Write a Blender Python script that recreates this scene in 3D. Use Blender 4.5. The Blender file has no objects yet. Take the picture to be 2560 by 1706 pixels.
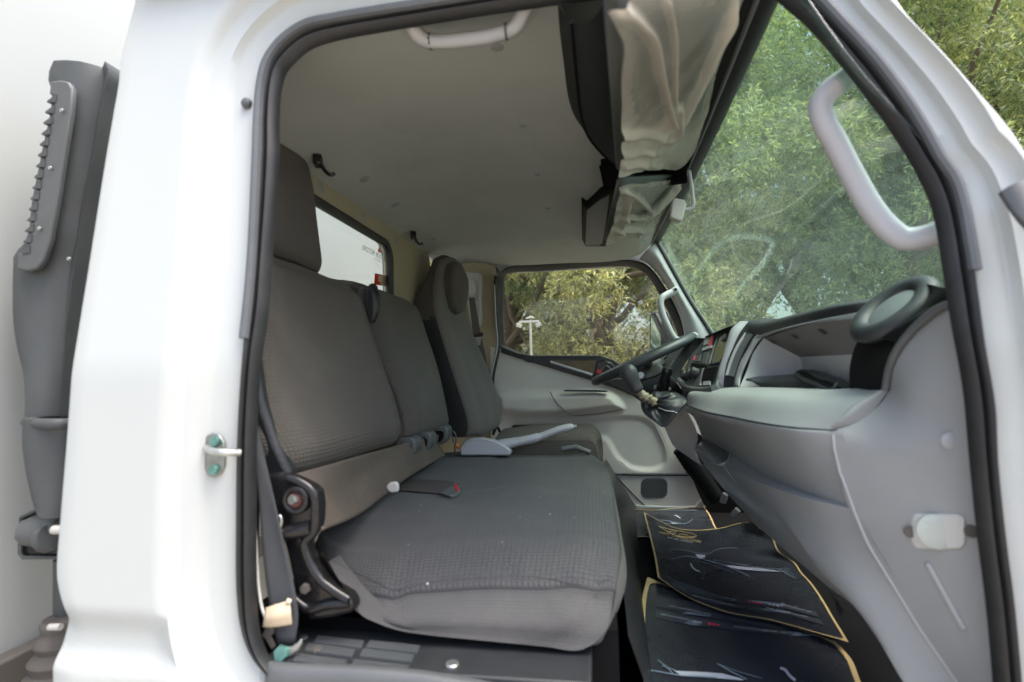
import bpy, bmesh, math, random
import numpy as np
from mathutils import Vector, Matrix, noise
from mathutils.bvhtree import BVHTree

random.seed(7)
rng = np.random.default_rng(7)
R = math.radians
C = bpy.context.scene.collection
scene = bpy.context.scene

# ------------------------------------------------------------------ camera
# x = towards the front of the truck, y = across the cab, z = up (0 = eye height), metres
EYE = Vector((0.0, -0.72, 0.0))
GROUND = -1.62
YAW, PITCH, ROLL = R(8.685), R(3.371), R(1.4)
FPX, CX, CY = 1360.0, 1280.0, 853.0          # focal length and centre in photo pixels (2560 wide)
fwd = Vector((-math.sin(YAW)*math.cos(PITCH), math.cos(YAW)*math.cos(PITCH), math.sin(PITCH)))
r0 = Vector((math.cos(YAW), math.sin(YAW), 0.0))
u0 = r0.cross(fwd)
RIGHT = r0*math.cos(ROLL) - u0*math.sin(ROLL)
UP = u0*math.cos(ROLL) + r0*math.sin(ROLL)


def ray(px, py):
    return (fwd + RIGHT*((px-CX)/FPX) - UP*((py-CY)/FPX)).normalized()


def P(px, py, x=None, y=None, z=None):
    """point in the cab that the photo shows at a pixel, given one known coordinate"""
    d = ray(px, py)
    if y is not None:
        t = (y-EYE.y)/d.y
    elif x is not None:
        t = (x-EYE.x)/d.x
    else:
        t = (z-EYE.z)/d.z
    return EYE + d*t


def PL(lst, **kw):
    out = []
    for q in lst:
        out.append(P(q[0], q[1], y=q[2]) if len(q) == 3 else P(q[0], q[1], **kw))
    return out


def on_plane(px, py, p0, n):
    d = ray(px, py)
    return EYE + d*((p0-EYE).dot(n)/d.dot(n))


# ------------------------------------------------------------------ curves
def catmull(pts, n):
    pts = [Vector(p) for p in pts]
    m = len(pts)
    out = []
    dens = []
    for i in range(m-1):
        a, b = pts[i], pts[i+1]
        p_ = pts[i-1] if i > 0 else a*2-b
        q_ = pts[i+2] if i+2 < m else b*2-a
        la, lb, lc = max((a-p_).length, 1e-6), max((b-a).length, 1e-6), max((q_-b).length, 1e-6)
        ta = ((a-p_)/la*lb + (b-a)) * .5
        tb = ((q_-b)/lc*lb + (b-a)) * .5
        k = 16
        for j in range(k):
            t = j/k
            h1, h2, h3, h4 = 2*t**3-3*t**2+1, t**3-2*t**2+t, -2*t**3+3*t**2, t**3-t**2
            dens.append(a*h1+ta*h2+b*h3+tb*h4)
    dens.append(pts[-1])
    return linres(dens, n)


def linres(pts, n):
    L = [0.0]
    for i in range(1, len(pts)):
        L.append(L[-1]+(pts[i]-pts[i-1]).length)
    T = L[-1]
    out = []
    j = 0
    for i in range(n):
        s = T*i/(n-1)
        while j < len(pts)-2 and L[j+1] < s:
            j += 1
        d = L[j+1]-L[j]
        t = 0 if d < 1e-9 else min(1, (s-L[j])/d)
        out.append(pts[j].lerp(pts[j+1], t))
    return out


def smooth_index(pts, k):
    """spline through points, k samples per span (keeps index correspondence between curves)"""
    m = len(pts)
    out = []
    for i in range(m-1):
        a, b = pts[i], pts[i+1]
        p_ = pts[i-1] if i > 0 else a*2-b
        q_ = pts[i+2] if i+2 < m else b*2-a
        la, lb, lc = max((a-p_).length, 1e-6), max((b-a).length, 1e-6), max((q_-b).length, 1e-6)
        ta = ((a-p_)/la*lb + (b-a)) * .5
        tb = ((q_-b)/lc*lb + (b-a)) * .5
        for j in range(k):
            t = j/k
            h1, h2, h3, h4 = 2*t**3-3*t**2+1, t**3-2*t**2+t, -2*t**3+3*t**2, t**3-t**2
            out.append(a*h1+ta*h2+b*h3+tb*h4)
    out.append(pts[-1])
    return out


def sstep(a, b, x):
    t = min(1, max(0, (x-a)/(b-a)))
    return t*t*(3-2*t)


# ------------------------------------------------------------------ objects
def wloc(o):
    v = Vector((0, 0, 0))
    while o:
        v = v+o.location
        o = o.parent
    return v


def obj(name, data, mats, parent=None, smooth=True, angle=40, label=None, bevel=0, seg=2, solid=0, sub=0, off=-1):
    verts, faces = data[0], data[1]
    me = bpy.data.meshes.new(name)
    me.from_pydata([tuple(v) for v in verts], [], faces)
    if len(data) > 2 and data[2]:
        for un, uv in data[2].items():
            lay = me.uv_layers.new(name=un)
            for lp in me.loops:
                lay.data[lp.index].uv = uv[lp.vertex_index]
    if not isinstance(mats, (list, tuple)):
        mats = [mats]
    for m in mats:
        me.materials.append(m)
    if len(data) > 3 and data[3]:
        for i, mi in enumerate(data[3]):
            me.polygons[i].material_index = mi
    bm = bmesh.new()
    bm.from_mesh(me)
    if smooth != 'raw':
        bmesh.ops.recalc_face_normals(bm, faces=bm.faces)
    bm.to_mesh(me)
    bm.free()
    if smooth:
        me.shade_smooth()
        me.set_sharp_from_angle(angle=R(angle))
    o = bpy.data.objects.new(name, me)
    C.objects.link(o)
    if parent:
        o.parent = parent
        o.location = -wloc(parent)
    if label:
        o['label'] = label
    if solid:
        md = o.modifiers.new('solid', 'SOLIDIFY')
        md.thickness = solid
        md.offset = off
    if bevel:
        md = o.modifiers.new('bevel', 'BEVEL')
        md.width = bevel
        md.segments = seg
        md.limit_method = 'ANGLE'
        md.angle_limit = R(35)
    if sub:
        md = o.modifiers.new('sub', 'SUBSURF')
        md.levels = sub
        md.render_levels = sub
    return o


def thing(name, label, cat, loc, group=None):
    o = bpy.data.objects.new(name, None)
    C.objects.link(o)
    o.location = loc
    o.empty_display_size = .1
    o['label'] = label
    o['category'] = cat
    if group:
        o['group'] = group
    return o


def tag(o, label, cat, group=None):
    o['label'] = label
    o['category'] = cat
    if group:
        o['group'] = group
    return o


def join(*ds):
    V, F, M = [], [], []
    for k, d in enumerate(ds):
        b = len(V)
        V += list(d[0])
        F += [[i+b for i in f] for f in d[1]]
        M += list(d[3]) if len(d) > 3 and d[3] else [0]*len(d[1])
    return V, F, None, M


def setmi(d, mi):
    return d[0], d[1], None, [mi]*len(d[1])


def grid(rows, cu=False, cv=False, uv=True):
    nv, nu = len(rows), len(rows[0])
    V = [p for r in rows for p in r]
    F = []
    for j in range(nv-(0 if cv else 1)):
        for i in range(nu-(0 if cu else 1)):
            a, b = i, (i+1) % nu
            c, d = j, (j+1) % nv
            F.append([c*nu+a, c*nu+b, d*nu+b, d*nu+a])
    return V, F


def loft(*curves, n=24, m=6, linear=False):
    """surface through curves (each a list of points); m steps between neighbouring curves"""
    cs = [catmull(c, n) for c in curves]
    if linear or len(cs) == 2:
        rows = []
        for k in range(len(cs)-1):
            for j in range(m):
                rows.append([a.lerp(b, j/m) for a, b in zip(cs[k], cs[k+1])])
        rows.append(cs[-1])
    else:
        cols = [smooth_index([c[i] for c in cs], m) for i in range(n)]
        rows = [[cols[i][j] for i in range(n)] for j in range(len(cols[0]))]
    return grid(rows)


def coons(c0, c1, d0, d1, us, vs):
    """c0,c1: bottom/top curves (u); d0,d1: near/far curves (v). us,vs: parameters."""
    N = 64
    c0, c1, d0, d1 = [catmull(c, N) for c in (c0, c1, d0, d1)]

    def ev(c, t):
        f = t*(N-1)
        i = min(N-2, int(f))
        return c[i].lerp(c[i+1], f-i)
    p00, p10, p01, p11 = c0[0], c0[-1], c1[0], c1[-1]
    rows = []
    for v in vs:
        r = []
        for u in us:
            a = ev(c0, u)*(1-v)+ev(c1, v and u or u)*v
            b = ev(d0, v)*(1-u)+ev(d1, v)*u
            q = p00*(1-u)*(1-v)+p10*u*(1-v)+p01*(1-u)*v+p11*u*v
            r.append(a+b-q)
        rows.append(r)
    return rows


def lin(n):
    return [i/(n-1) for i in range(n)]


def clus(n):
    return [.5-.5*math.cos(math.pi*i/(n-1)) for i in range(n)]


def normals(rows):
    nv, nu = len(rows), len(rows[0])
    out = []
    for j in range(nv):
        r = []
        for i in range(nu):
            a = rows[j][min(nu-1, i+1)]-rows[j][max(0, i-1)]
            b = rows[min(nv-1, j+1)][i]-rows[max(0, j-1)][i]
            n = a.cross(b)
            r.append(n.normalized() if n.length > 1e-12 else Vector((0, 0, 1)))
        out.append(r)
    return out


def pad(c0, c1, d0, d1, hint, edge=.04, depth=.08, crown=.0, nu=44, nv=44, hfun=None, back=None, skirt_mi=0, taper=0):
    """upholstered pad: rounded front face over four edge curves plus side walls"""
    us, vs = clus(nu), clus(nv)
    rows = coons(c0, c1, d0, d1, us, vs)
    ns = normals(rows)
    hint = Vector(hint)
    mean = Vector((0, 0, 0))
    for r in ns:
        for n in r:
            mean += n
    mean.normalize()
    sg = 1 if mean.dot(hint) > 0 else -1
    mean = mean*sg
    wu = sum((rows[nv//2][i+1]-rows[nv//2][i]).length for i in range(nu-1))
    wv = sum((rows[j+1][nu//2]-rows[j][nu//2]).length for j in range(nv-1))
    pts, uvm, uvn = [], [], []
    for j in range(nv):
        for i in range(nu):
            u, v = us[i], vs[j]
            du, dv = min(u, 1-u)*wu, min(v, 1-v)*wv
            h = 0
            for d in (du, dv):
                t = min(1, d/edge)
                h -= edge*.8*(1-math.sqrt(max(0, 1-(1-t)**2)))
            h = max(h, -edge*.95)
            h += crown*16*u*(1-u)*v*(1-v)
            p = rows[j][i]
            if hfun:
                h += hfun(u, v, p)
            pts.append(p+mean*h)
            uvm.append((u*wu, v*wv))
            uvn.append((u, v))
    F = []
    for j in range(nv-1):
        for i in range(nu-1):
            F.append([j*nu+i, j*nu+i+1, (j+1)*nu+i+1, (j+1)*nu+i])
    MI = [0]*len(F)
    ring = [i for i in range(nu)]+[j*nu+nu-1 for j in range(1, nv)]+[(nv-1)*nu+i for i in range(nu-2, -1, -1)]+[j*nu for j in range(nv-2, 0, -1)]
    bk = Vector(back) if back else -mean
    prev = ring
    cen = sum((pts[i] for i in ring), Vector((0, 0, 0)))/len(ring)
    ps, k = 0, 4
    for s in range(1, k+1):
        cur = []
        for r_ in ring:
            cur.append(len(pts))
            t = s/k
            out_ = (pts[r_]-cen)
            out_ = out_-mean*out_.dot(mean)
            bul = .06*math.sin(math.pi*t) - taper*t
            pts.append(pts[r_]+bk*depth*t+out_*bul*.4)
            uvm.append((uvm[r_][0]+uvm[r_][1], -depth*t))
            uvn.append((uvn[r_][0], uvn[r_][1]))
        n = len(ring)
        for i in range(n):
            F.append([prev[i], prev[(i+1) % n], cur[(i+1) % n], cur[i]])
            MI.append(skirt_mi)
        prev = cur
    F.append(prev[::-1])
    MI.append(skirt_mi)
    return pts, F, {'uvm': uvm, 'uvn': uvn}, MI


def tube(path, r, n=10, closed=False, cap=True, flat=None):
    """round (or elliptical: flat=(vector, factor)) bar along a path; r number or list"""
    path = [Vector(p) for p in path]
    m = len(path)
    rs = r if isinstance(r, (list, tuple)) else [r]*m
    T = []
    for i in range(m):
        a = path[i-1] if (i > 0 or closed) else path[i]
        b = path[(i+1) % m] if (i < m-1 or closed) else path[i]
        T.append((b-a).normalized())
    nrm = T[0].orthogonal().normalized()
    V = []
    for i in range(m):
        nrm = (nrm-T[i]*nrm.dot(T[i]))
        nrm = nrm.normalized() if nrm.length > 1e-6 else T[i].orthogonal().normalized()
        bi = T[i].cross(nrm)
        for k in range(n):
            a = 2*math.pi*k/n
            o = nrm*math.cos(a)+bi*math.sin(a)
            o = o*rs[i]
            if flat:
                fv = Vector(flat[0]).normalized()
                o = o+fv*o.dot(fv)*(flat[1]-1)
            V.append(path[i]+o)
    F = []
    for i in range(m-(0 if closed else 1)):
        for k in range(n):
            a, b = i*n+k, i*n+(k+1) % n
            c, d = ((i+1) % m)*n+(k+1) % n, ((i+1) % m)*n+k
            F.append([a, b, c, d])
    if cap and not closed:
        F.append(list(range(n))[::-1])
        F.append([(m-1)*n+k for k in range(n)])
    return V, F


def slab(pts, vec):
    """flat outline with thickness along vec"""
    pts = [Vector(p) for p in pts]
    n = len(pts)
    vec = Vector(vec)
    V = pts+[p+vec for p in pts]
    F = [list(range(n)), [n+i for i in range(n)][::-1]]
    for i in range(n):
        F.append([i, (i+1) % n, n+(i+1) % n, n+i])
    return V, F


def box(c, ex, ey, ez):
    c, ex, ey, ez = Vector(c), Vector(ex), Vector(ey), Vector(ez)
    V = []
    for sx in (-1, 1):
        for sy in (-1, 1):
            for sz in (-1, 1):
                V.append(c+ex*sx+ey*sy+ez*sz)
    F = [[0, 1, 3, 2], [4, 6, 7, 5], [0, 4, 5, 1], [2, 3, 7, 6], [0, 2, 6, 4], [1, 5, 7, 3]]
    return V, F


def abox(x0, x1, y0, y1, z0, z1):
    return box(((x0+x1)/2, (y0+y1)/2, (z0+z1)/2), ((x1-x0)/2, 0, 0), (0, (y1-y0)/2, 0), (0, 0, (z1-z0)/2))


def disc(c, n, r, th, seg=24, dome=0):
    """round plug or bolt head: axis n, radius r, thickness th"""
    c, n = Vector(c), Vector(n).normalized()
    prof = [(1.0, 0), (1.0, th*.6), (.86, th), (.4, th+dome), (0.02, th+dome)]
    a = n.orthogonal().normalized()
    b = n.cross(a)
    V, F = [], []
    for pr, h in prof:
        for k in range(seg):
            t = 2*math.pi*k/seg
            V.append(c+(a*math.cos(t)+b*math.sin(t))*r*pr+n*h)
    for j in range(len(prof)-1):
        for k in range(seg):
            F.append([j*seg+k, j*seg+(k+1) % seg, (j+1)*seg+(k+1) % seg, (j+1)*seg+k])
    F.append([(len(prof)-1)*seg+k for k in range(seg)])
    F.append(list(range(seg))[::-1])
    return V, F


def rrect(cx, cy, w, h, r, n=5):
    """rounded rectangle outline in 2D"""
    out = []
    for sx, sy, a0 in ((1, 1, 0), (-1, 1, 90), (-1, -1, 180), (1, -1, 270)):
        for k in range(n):
            a = R(a0+90*k/(n-1))
            out.append((cx+sx*(w/2-r)+r*math.cos(a), cy+sy*(h/2-r)+r*math.sin(a)))
    return out


def sdpoly(px, py, poly):
    """signed distance (positive inside) of a 2D point to a polygon"""
    d = 1e9
    ins = False
    n = len(poly)
    for i in range(n):
        ax, ay = poly[i][0], poly[i][1]
        bx, by = poly[(i+1) % n][0], poly[(i+1) % n][1]
        ex, ey = bx-ax, by-ay
        wx, wy = px-ax, py-ay
        L = ex*ex+ey*ey
        t = 0 if L == 0 else min(1, max(0, (wx*ex+wy*ey)/L))
        q = (wx-ex*t)**2+(wy-ey*t)**2
        d = min(d, q)
        if (ay > py) != (by > py):
            if px < ax+(py-ay)*ex/(by-ay):
                ins = not ins
    d = math.sqrt(d)
    return d if ins else -d


def sm2(pts, n):
    """smooth closed 2D outline"""
    v = [Vector((p[0], p[1], 0)) for p in pts]
    m = len(v)
    v = [v[-2], v[-1]]+v+[v[0], v[1]]
    s = smooth_index(v, 8)[16:16+8*m]
    return [(p.x, p.y) for p in s]
# ------------------------------------------------------------------ materials
def mat(name, col, rough=.5, spec=.5, metal=0, var=.08, vscale=6, bump=0, bscale=300, dirt=0, dcol=(.35, .3, .22), coat=0, dscale=7, rv=.08):
    m = bpy.data.materials.new(name)
    m.use_nodes = True
    nt = m.node_tree
    nd, lk = nt.nodes, nt.links
    b = nd['Principled BSDF']
    b.inputs['Roughness'].default_value = rough
    b.inputs['Specular IOR Level'].default_value = spec
    b.inputs['Metallic'].default_value = metal
    if coat:
        b.inputs['Coat Weight'].default_value = coat
        b.inputs['Coat Roughness'].default_value = .08
    tc = nd.new('ShaderNodeTexCoord')
    n1 = nd.new('ShaderNodeTexNoise')
    n1.inputs['Scale'].default_value = vscale
    n1.inputs['Detail'].default_value = 8
    n1.inputs['Roughness'].default_value = .65
    lk.new(tc.outputs['Object'], n1.inputs['Vector'])
    rp = nd.new('ShaderNodeValToRGB')
    lo = [max(0, c*(1-var)) for c in col]
    hi = [c*(1+var) for c in col]
    rp.color_ramp.elements[0].position = .3
    rp.color_ramp.elements[1].position = .7
    rp.color_ramp.elements[0].color = (*lo, 1)
    rp.color_ramp.elements[1].color = (*hi, 1)
    lk.new(n1.outputs['Fac'], rp.inputs['Fac'])
    out = rp.outputs['Color']
    if dirt:
        n2 = nd.new('ShaderNodeTexNoise')
        n2.inputs['Scale'].default_value = dscale
        n2.inputs['Detail'].default_value = 10
        n2.inputs['Roughness'].default_value = .7
        n2.inputs['Distortion'].default_value = .6
        lk.new(tc.outputs['Object'], n2.inputs['Vector'])
        r2 = nd.new('ShaderNodeValToRGB')
        r2.color_ramp.elements[0].position = .52
        r2.color_ramp.elements[1].position = .75
        r2.color_ramp.elements[0].color = (0, 0, 0, 1)
        r2.color_ramp.elements[1].color = (dirt, dirt, dirt, 1)
        lk.new(n2.outputs['Fac'], r2.inputs['Fac'])
        mx = nd.new('ShaderNodeMixRGB')
        lk.new(r2.outputs['Color'], mx.inputs['Fac'])
        lk.new(out, mx.inputs['Color1'])
        mx.inputs['Color2'].default_value = (*dcol, 1)
        out = mx.outputs['Color']
    lk.new(out, b.inputs['Base Color'])
    mr = nd.new('ShaderNodeMapRange')
    mr.inputs['To Min'].default_value = max(0, rough-rv)
    mr.inputs['To Max'].default_value = min(1, rough+rv)
    lk.new(n1.outputs['Fac'], mr.inputs['Value'])
    lk.new(mr.outputs['Result'], b.inputs['Roughness'])
    if bump:
        n3 = nd.new('ShaderNodeTexNoise')
        n3.inputs['Scale'].default_value = bscale
        n3.inputs['Detail'].default_value = 3
        lk.new(tc.outputs['Object'], n3.inputs['Vector'])
        bp = nd.new('ShaderNodeBump')
        bp.inputs['Strength'].default_value = bump
        bp.inputs['Distance'].default_value = .002
        lk.new(n3.outputs['Fac'], bp.inputs['Height'])
        lk.new(bp.outputs['Normal'], b.inputs['Normal'])
    return m


def fabric(name, col, waffle=1.0, mlo=.24, mhi=.05):
    """woven seat cloth: fine ribs everywhere, waffle squares towards the edges; dusty wear"""
    m = mat(name, col, rough=.85, spec=.25, var=.1, vscale=3.5, dirt=.16, dcol=(.27, .25, .22), dscale=3.2)
    nt = m.node_tree
    nd, lk = nt.nodes, nt.links
    b = nd['Principled BSDF']
    b.inputs['Sheen Weight'].default_value = .08
    b.inputs['Sheen Roughness'].default_value = .6
    um = nd.new('ShaderNodeUVMap'); um.uv_map = 'uvm'
    un = nd.new('ShaderNodeUVMap'); un.uv_map = 'uvn'
    sp = nd.new('ShaderNodeSeparateXYZ'); lk.new(um.outputs['UV'], sp.inputs['Vector'])
    sn = nd.new('ShaderNodeSeparateXYZ'); lk.new(un.outputs['UV'], sn.inputs['Vector'])

    def mth(op, a, b_=None, clamp=False):
        x = nd.new('ShaderNodeMath'); x.operation = op; x.use_clamp = clamp
        for i, q in enumerate((a, b_)):
            if q is None:
                continue
            if isinstance(q, (int, float)):
                x.inputs[i].default_value = q
            else:
                lk.new(q, x.inputs[i])
        return x.outputs[0]

    def wave(s, k):
        return mth('ABSOLUTE', mth('SINE', mth('MULTIPLY', s, k)))
    wx, wy = wave(sp.outputs['X'], math.pi/.0075), wave(sp.outputs['Y'], math.pi/.0075)
    waf = mth('MINIMUM', wx, wy)
    waf = mth('POWER', waf, .5)

    def edge(s):
        return mth('MINIMUM', s, mth('SUBTRACT', 1.0, s))
    e = mth('MINIMUM', edge(sn.outputs['X']), edge(sn.outputs['Y']))
    msk = nd.new('ShaderNodeMapRange')
    msk.inputs['From Min'].default_value = mhi
    msk.inputs['From Max'].default_value = mlo
    msk.inputs['To Min'].default_value = 1
    msk.inputs['To Max'].default_value = .13
    lk.new(e, msk.inputs['Value'])
    rib = mth('MULTIPLY', wave(sp.outputs['Y'], math.pi/.0042), .25)
    hgt = mth('ADD', mth('MULTIPLY', waf, mth('MULTIPLY', msk.outputs['Result'], waffle)), rib)
    tc = nd.new('ShaderNodeTexCoord')
    ns = nd.new('ShaderNodeTexNoise'); ns.inputs['Scale'].default_value = 420
    lk.new(tc.outputs['Object'], ns.inputs['Vector'])
    hgt = mth('ADD', hgt, mth('MULTIPLY', ns.outputs['Fac'], .35))
    bp = nd.new('ShaderNodeBump')
    bp.inputs['Strength'].default_value = 1.0
    bp.inputs['Distance'].default_value = .0018
    lk.new(hgt, bp.inputs['Height'])
    lk.new(bp.outputs['Normal'], b.inputs['Normal'])
    # the dips of the weave are darker
    src = b.inputs['Base Color'].links[0].from_socket
    mx = nd.new('ShaderNodeMixRGB'); mx.blend_type = 'MULTIPLY'
    weave_dip = nd.new('ShaderNodeMapRange')
    weave_dip.inputs['To Min'].default_value = .55
    weave_dip.inputs['To Max'].default_value = 1.1
    lk.new(waf, weave_dip.inputs['Value'])
    cmb = nd.new('ShaderNodeCombineXYZ')
    for i in range(3):
        lk.new(weave_dip.outputs['Result'], cmb.inputs[i])
    lk.new(mth('MULTIPLY', msk.outputs['Result'], .5*waffle), mx.inputs['Fac'])
    lk.new(src, mx.inputs['Color1'])
    lk.new(cmb.outputs[0], mx.inputs['Color2'])
    lk.new(mx.outputs['Color'], b.inputs['Base Color'])
    return m


def glass(name, tint, haze=0.0, hcol=(.5, .55, .5), f0=.05):
    """thin pane: tinted see-through, mirror reflections that grow at grazing angles, a film of dust"""
    m = bpy.data.materials.new(name)
    m.use_nodes = True
    nt = m.node_tree
    nd, lk = nt.nodes, nt.links
    nd.remove(nd['Principled BSDF'])
    out = nd['Material Output']
    tr = nd.new('ShaderNodeBsdfTransparent'); tr.inputs['Color'].default_value = (*tint, 1)
    gl = nd.new('ShaderNodeBsdfGlossy'); gl.inputs['Roughness'].default_value = .0
    gl.inputs['Color'].default_value = (1, 1, 1, 1)
    lw = nd.new('ShaderNodeLayerWeight')
    lw.inputs['Blend'].default_value = .5
    pw = nd.new('ShaderNodeMath'); pw.operation = 'POWER'; pw.inputs[1].default_value = 5
    lk.new(lw.outputs['Facing'], pw.inputs[0])
    ma = nd.new('ShaderNodeMath'); ma.operation = 'MULTIPLY_ADD'; ma.inputs[1].default_value = .85; ma.inputs[2].default_value = f0
    lk.new(pw.outputs[0], ma.inputs[0])
    mx = nd.new('ShaderNodeMixShader')
    lk.new(ma.outputs[0], mx.inputs['Fac'])
    lk.new(tr.outputs[0], mx.inputs[1])
    lk.new(gl.outputs[0], mx.inputs[2])
    last = mx
    if haze:
        df = nd.new('ShaderNodeBsdfDiffuse'); df.inputs['Color'].default_value = (*hcol, 1)
        tl = nd.new('ShaderNodeBsdfTranslucent'); tl.inputs['Color'].default_value = (*hcol, 1)
        ad = nd.new('ShaderNodeMixShader'); ad.inputs['Fac'].default_value = .6
        lk.new(df.outputs[0], ad.inputs[1]); lk.new(tl.outputs[0], ad.inputs[2])
        tc = nd.new('ShaderNodeTexCoord')
        no = nd.new('ShaderNodeTexNoise'); no.inputs['Scale'].default_value = 9; no.inputs['Detail'].default_value = 12; no.inputs['Roughness'].default_value = .7
        lk.new(tc.outputs['Object'], no.inputs['Vector'])
        mr = nd.new('ShaderNodeMapRange')
        mr.inputs['From Min'].default_value = .3; mr.inputs['From Max'].default_value = .75
        mr.inputs['To Min'].default_value = haze*.5; mr.inputs['To Max'].default_value = haze*1.6
        lk.new(no.outputs['Fac'], mr.inputs['Value'])
        m2 = nd.new('ShaderNodeMixShader')
        lk.new(mr.outputs['Result'], m2.inputs['Fac'])
        lk.new(last.outputs[0], m2.inputs[1]); lk.new(ad.outputs[0], m2.inputs[2])
        last = m2
    lk.new(last.outputs[0], out.inputs['Surface'])
    return m


def film(name, col):
    """milky dusty plastic bag"""
    m = bpy.data.materials.new(name)
    m.use_nodes = True
    nt = m.node_tree
    nd, lk = nt.nodes, nt.links
    b = nd['Principled BSDF']
    out = nd['Material Output']
    b.inputs['Base Color'].default_value = (*col, 1)
    b.inputs['Roughness'].default_value = .22
    b.inputs['Specular IOR Level'].default_value = .6
    tl = nd.new('ShaderNodeBsdfTranslucent'); tl.inputs['Color'].default_value = (*col, 1)
    tr = nd.new('ShaderNodeBsdfTransparent'); tr.inputs['Color'].default_value = (.9, .9, .86, 1)
    a = nd.new('ShaderNodeMixShader'); a.inputs['Fac'].default_value = .25
    lk.new(b.outputs[0], a.inputs[1]); lk.new(tl.outputs[0], a.inputs[2])
    tc = nd.new('ShaderNodeTexCoord')
    mp = nd.new('ShaderNodeMapping'); mp.inputs['Scale'].default_value = (1, 1, 1)
    lk.new(tc.outputs['Object'], mp.inputs['Vector'])
    no = nd.new('ShaderNodeTexNoise'); no.inputs['Scale'].default_value = 5; no.inputs['Detail'].default_value = 5; no.inputs['Distortion'].default_value = 1.2
    lk.new(mp.outputs[0], no.inputs['Vector'])
    mr = nd.new('ShaderNodeMapRange'); mr.inputs['From Min'].default_value = .34; mr.inputs['From Max'].default_value = .68
    mr.inputs['To Min'].default_value = .5; mr.inputs['To Max'].default_value = .9
    lk.new(no.outputs['Fac'], mr.inputs['Value'])
    c = nd.new('ShaderNodeMixShader')
    pl_ = nd.new('ShaderNodeAttribute'); pl_.attribute_name = 'plies'      # layers of plastic lying over each other
    inv = nd.new('ShaderNodeMapRange'); inv.inputs['To Min'].default_value = 1.15; inv.inputs['To Max'].default_value = .12
    lk.new(pl_.outputs['Fac'], inv.inputs['Value'])
    mm = nd.new('ShaderNodeMath'); mm.operation = 'MULTIPLY'; mm.use_clamp = True
    lk.new(mr.outputs['Result'], mm.inputs[0]); lk.new(inv.outputs['Result'], mm.inputs[1])
    lk.new(mm.outputs[0], c.inputs['Fac'])
    lk.new(a.outputs[0], c.inputs[1]); lk.new(tr.outputs[0], c.inputs[2])
    n2 = nd.new('ShaderNodeTexNoise'); n2.inputs['Scale'].default_value = 16; n2.inputs['Detail'].default_value = 3; n2.inputs['Distortion'].default_value = 2.5
    lk.new(mp.outputs[0], n2.inputs['Vector'])
    bp = nd.new('ShaderNodeBump'); bp.inputs['Strength'].default_value = .22; bp.inputs['Distance'].default_value = .006
    lk.new(n2.outputs['Fac'], bp.inputs['Height'])
    lk.new(bp.outputs['Normal'], b.inputs['Normal'])
    lk.new(c.outputs[0], out.inputs['Surface'])
    return m


def leafmat(name, c1, c2):
    m = bpy.data.materials.new(name)
    m.use_nodes = True
    nt = m.node_tree
    nd, lk = nt.nodes, nt.links
    b = nd['Principled BSDF']
    out = nd['Material Output']
    at = nd.new('ShaderNodeAttribute'); at.attribute_name = 'tint'
    rp = nd.new('ShaderNodeValToRGB')
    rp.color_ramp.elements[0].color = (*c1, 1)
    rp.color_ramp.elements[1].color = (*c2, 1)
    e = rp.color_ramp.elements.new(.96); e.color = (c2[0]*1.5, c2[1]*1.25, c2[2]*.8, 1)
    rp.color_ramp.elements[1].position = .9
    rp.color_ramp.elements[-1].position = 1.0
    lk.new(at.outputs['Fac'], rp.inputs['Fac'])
    lk.new(rp.outputs['Color'], b.inputs['Base Color'])
    b.inputs['Roughness'].default_value = .5
    b.inputs['Specular IOR Level'].default_value = .4
    tl = nd.new('ShaderNodeBsdfTranslucent')
    mu = nd.new('ShaderNodeMixRGB'); mu.blend_type = 'MULTIPLY'; mu.inputs['Fac'].default_value = 1
    lk.new(rp.outputs['Color'], mu.inputs['Color1']); mu.inputs['Color2'].default_value = (1.2, 1.25, .85, 1)
    lk.new(mu.outputs['Color'], tl.inputs['Color'])
    mx = nd.new('ShaderNodeMixShader'); mx.inputs['Fac'].default_value = .4
    lk.new(b.outputs[0], mx.inputs[1]); lk.new(tl.outputs[0], mx.inputs[2])
    lk.new(mx.outputs[0], out.inputs['Surface'])
    return m


M = {}
M['paint'] = mat('white_paint', (.53, .565, .552), rough=.32, spec=.5, var=.002, coat=.3, rv=.01)
M['box'] = mat('cargo_white', (.43, .46, .455), rough=.5, var=.01, vscale=2, dirt=.03, dcol=(.55, .55, .52))
M['beige'] = mat('beige_paint', (.40, .36, .245), rough=.45, var=.06, vscale=4)
M['rubber'] = mat('black_rubber', (.016, .017, .018), rough=.45, var=.2, vscale=20, bump=.15, bscale=500, dirt=.2, dcol=(.09, .09, .085))
M['lip'] = mat('grey_rubber', (.11, .12, .13), rough=.5, var=.12, vscale=18)
M['head'] = mat('headliner_grey', (.44, .47, .44), rough=.8, spec=.25, var=.06, vscale=5, bump=.3, bscale=450, dirt=.15, dcol=(.14, .125, .10), dscale=4)
M['grey'] = mat('grey_plastic', (.31, .323, .324), rough=.48, var=.05, vscale=7, bump=.35, bscale=700, dirt=.22, dcol=(.36, .33, .26), dscale=5)
M['lgrey'] = mat('light_grey_plastic', (.43, .44, .44), rough=.45, var=.04, vscale=7, bump=.3, bscale=700)
M['door'] = mat('door_trim_grey', (.64, .62, .57), rough=.5, var=.06, vscale=6, bump=.35, bscale=700, dirt=.14, dcol=(.2, .18, .15))
M['consol'] = mat('console_black', (.007, .008, .008), rough=.6, spec=.2, var=.15)
M['handle'] = mat('handle_grey', (.52, .54, .58), rough=.45, var=.02)
M['wheel'] = mat('wheel_leather', (.05, .055, .058), rough=.38, var=.08, bump=.3, bscale=600)
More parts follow.
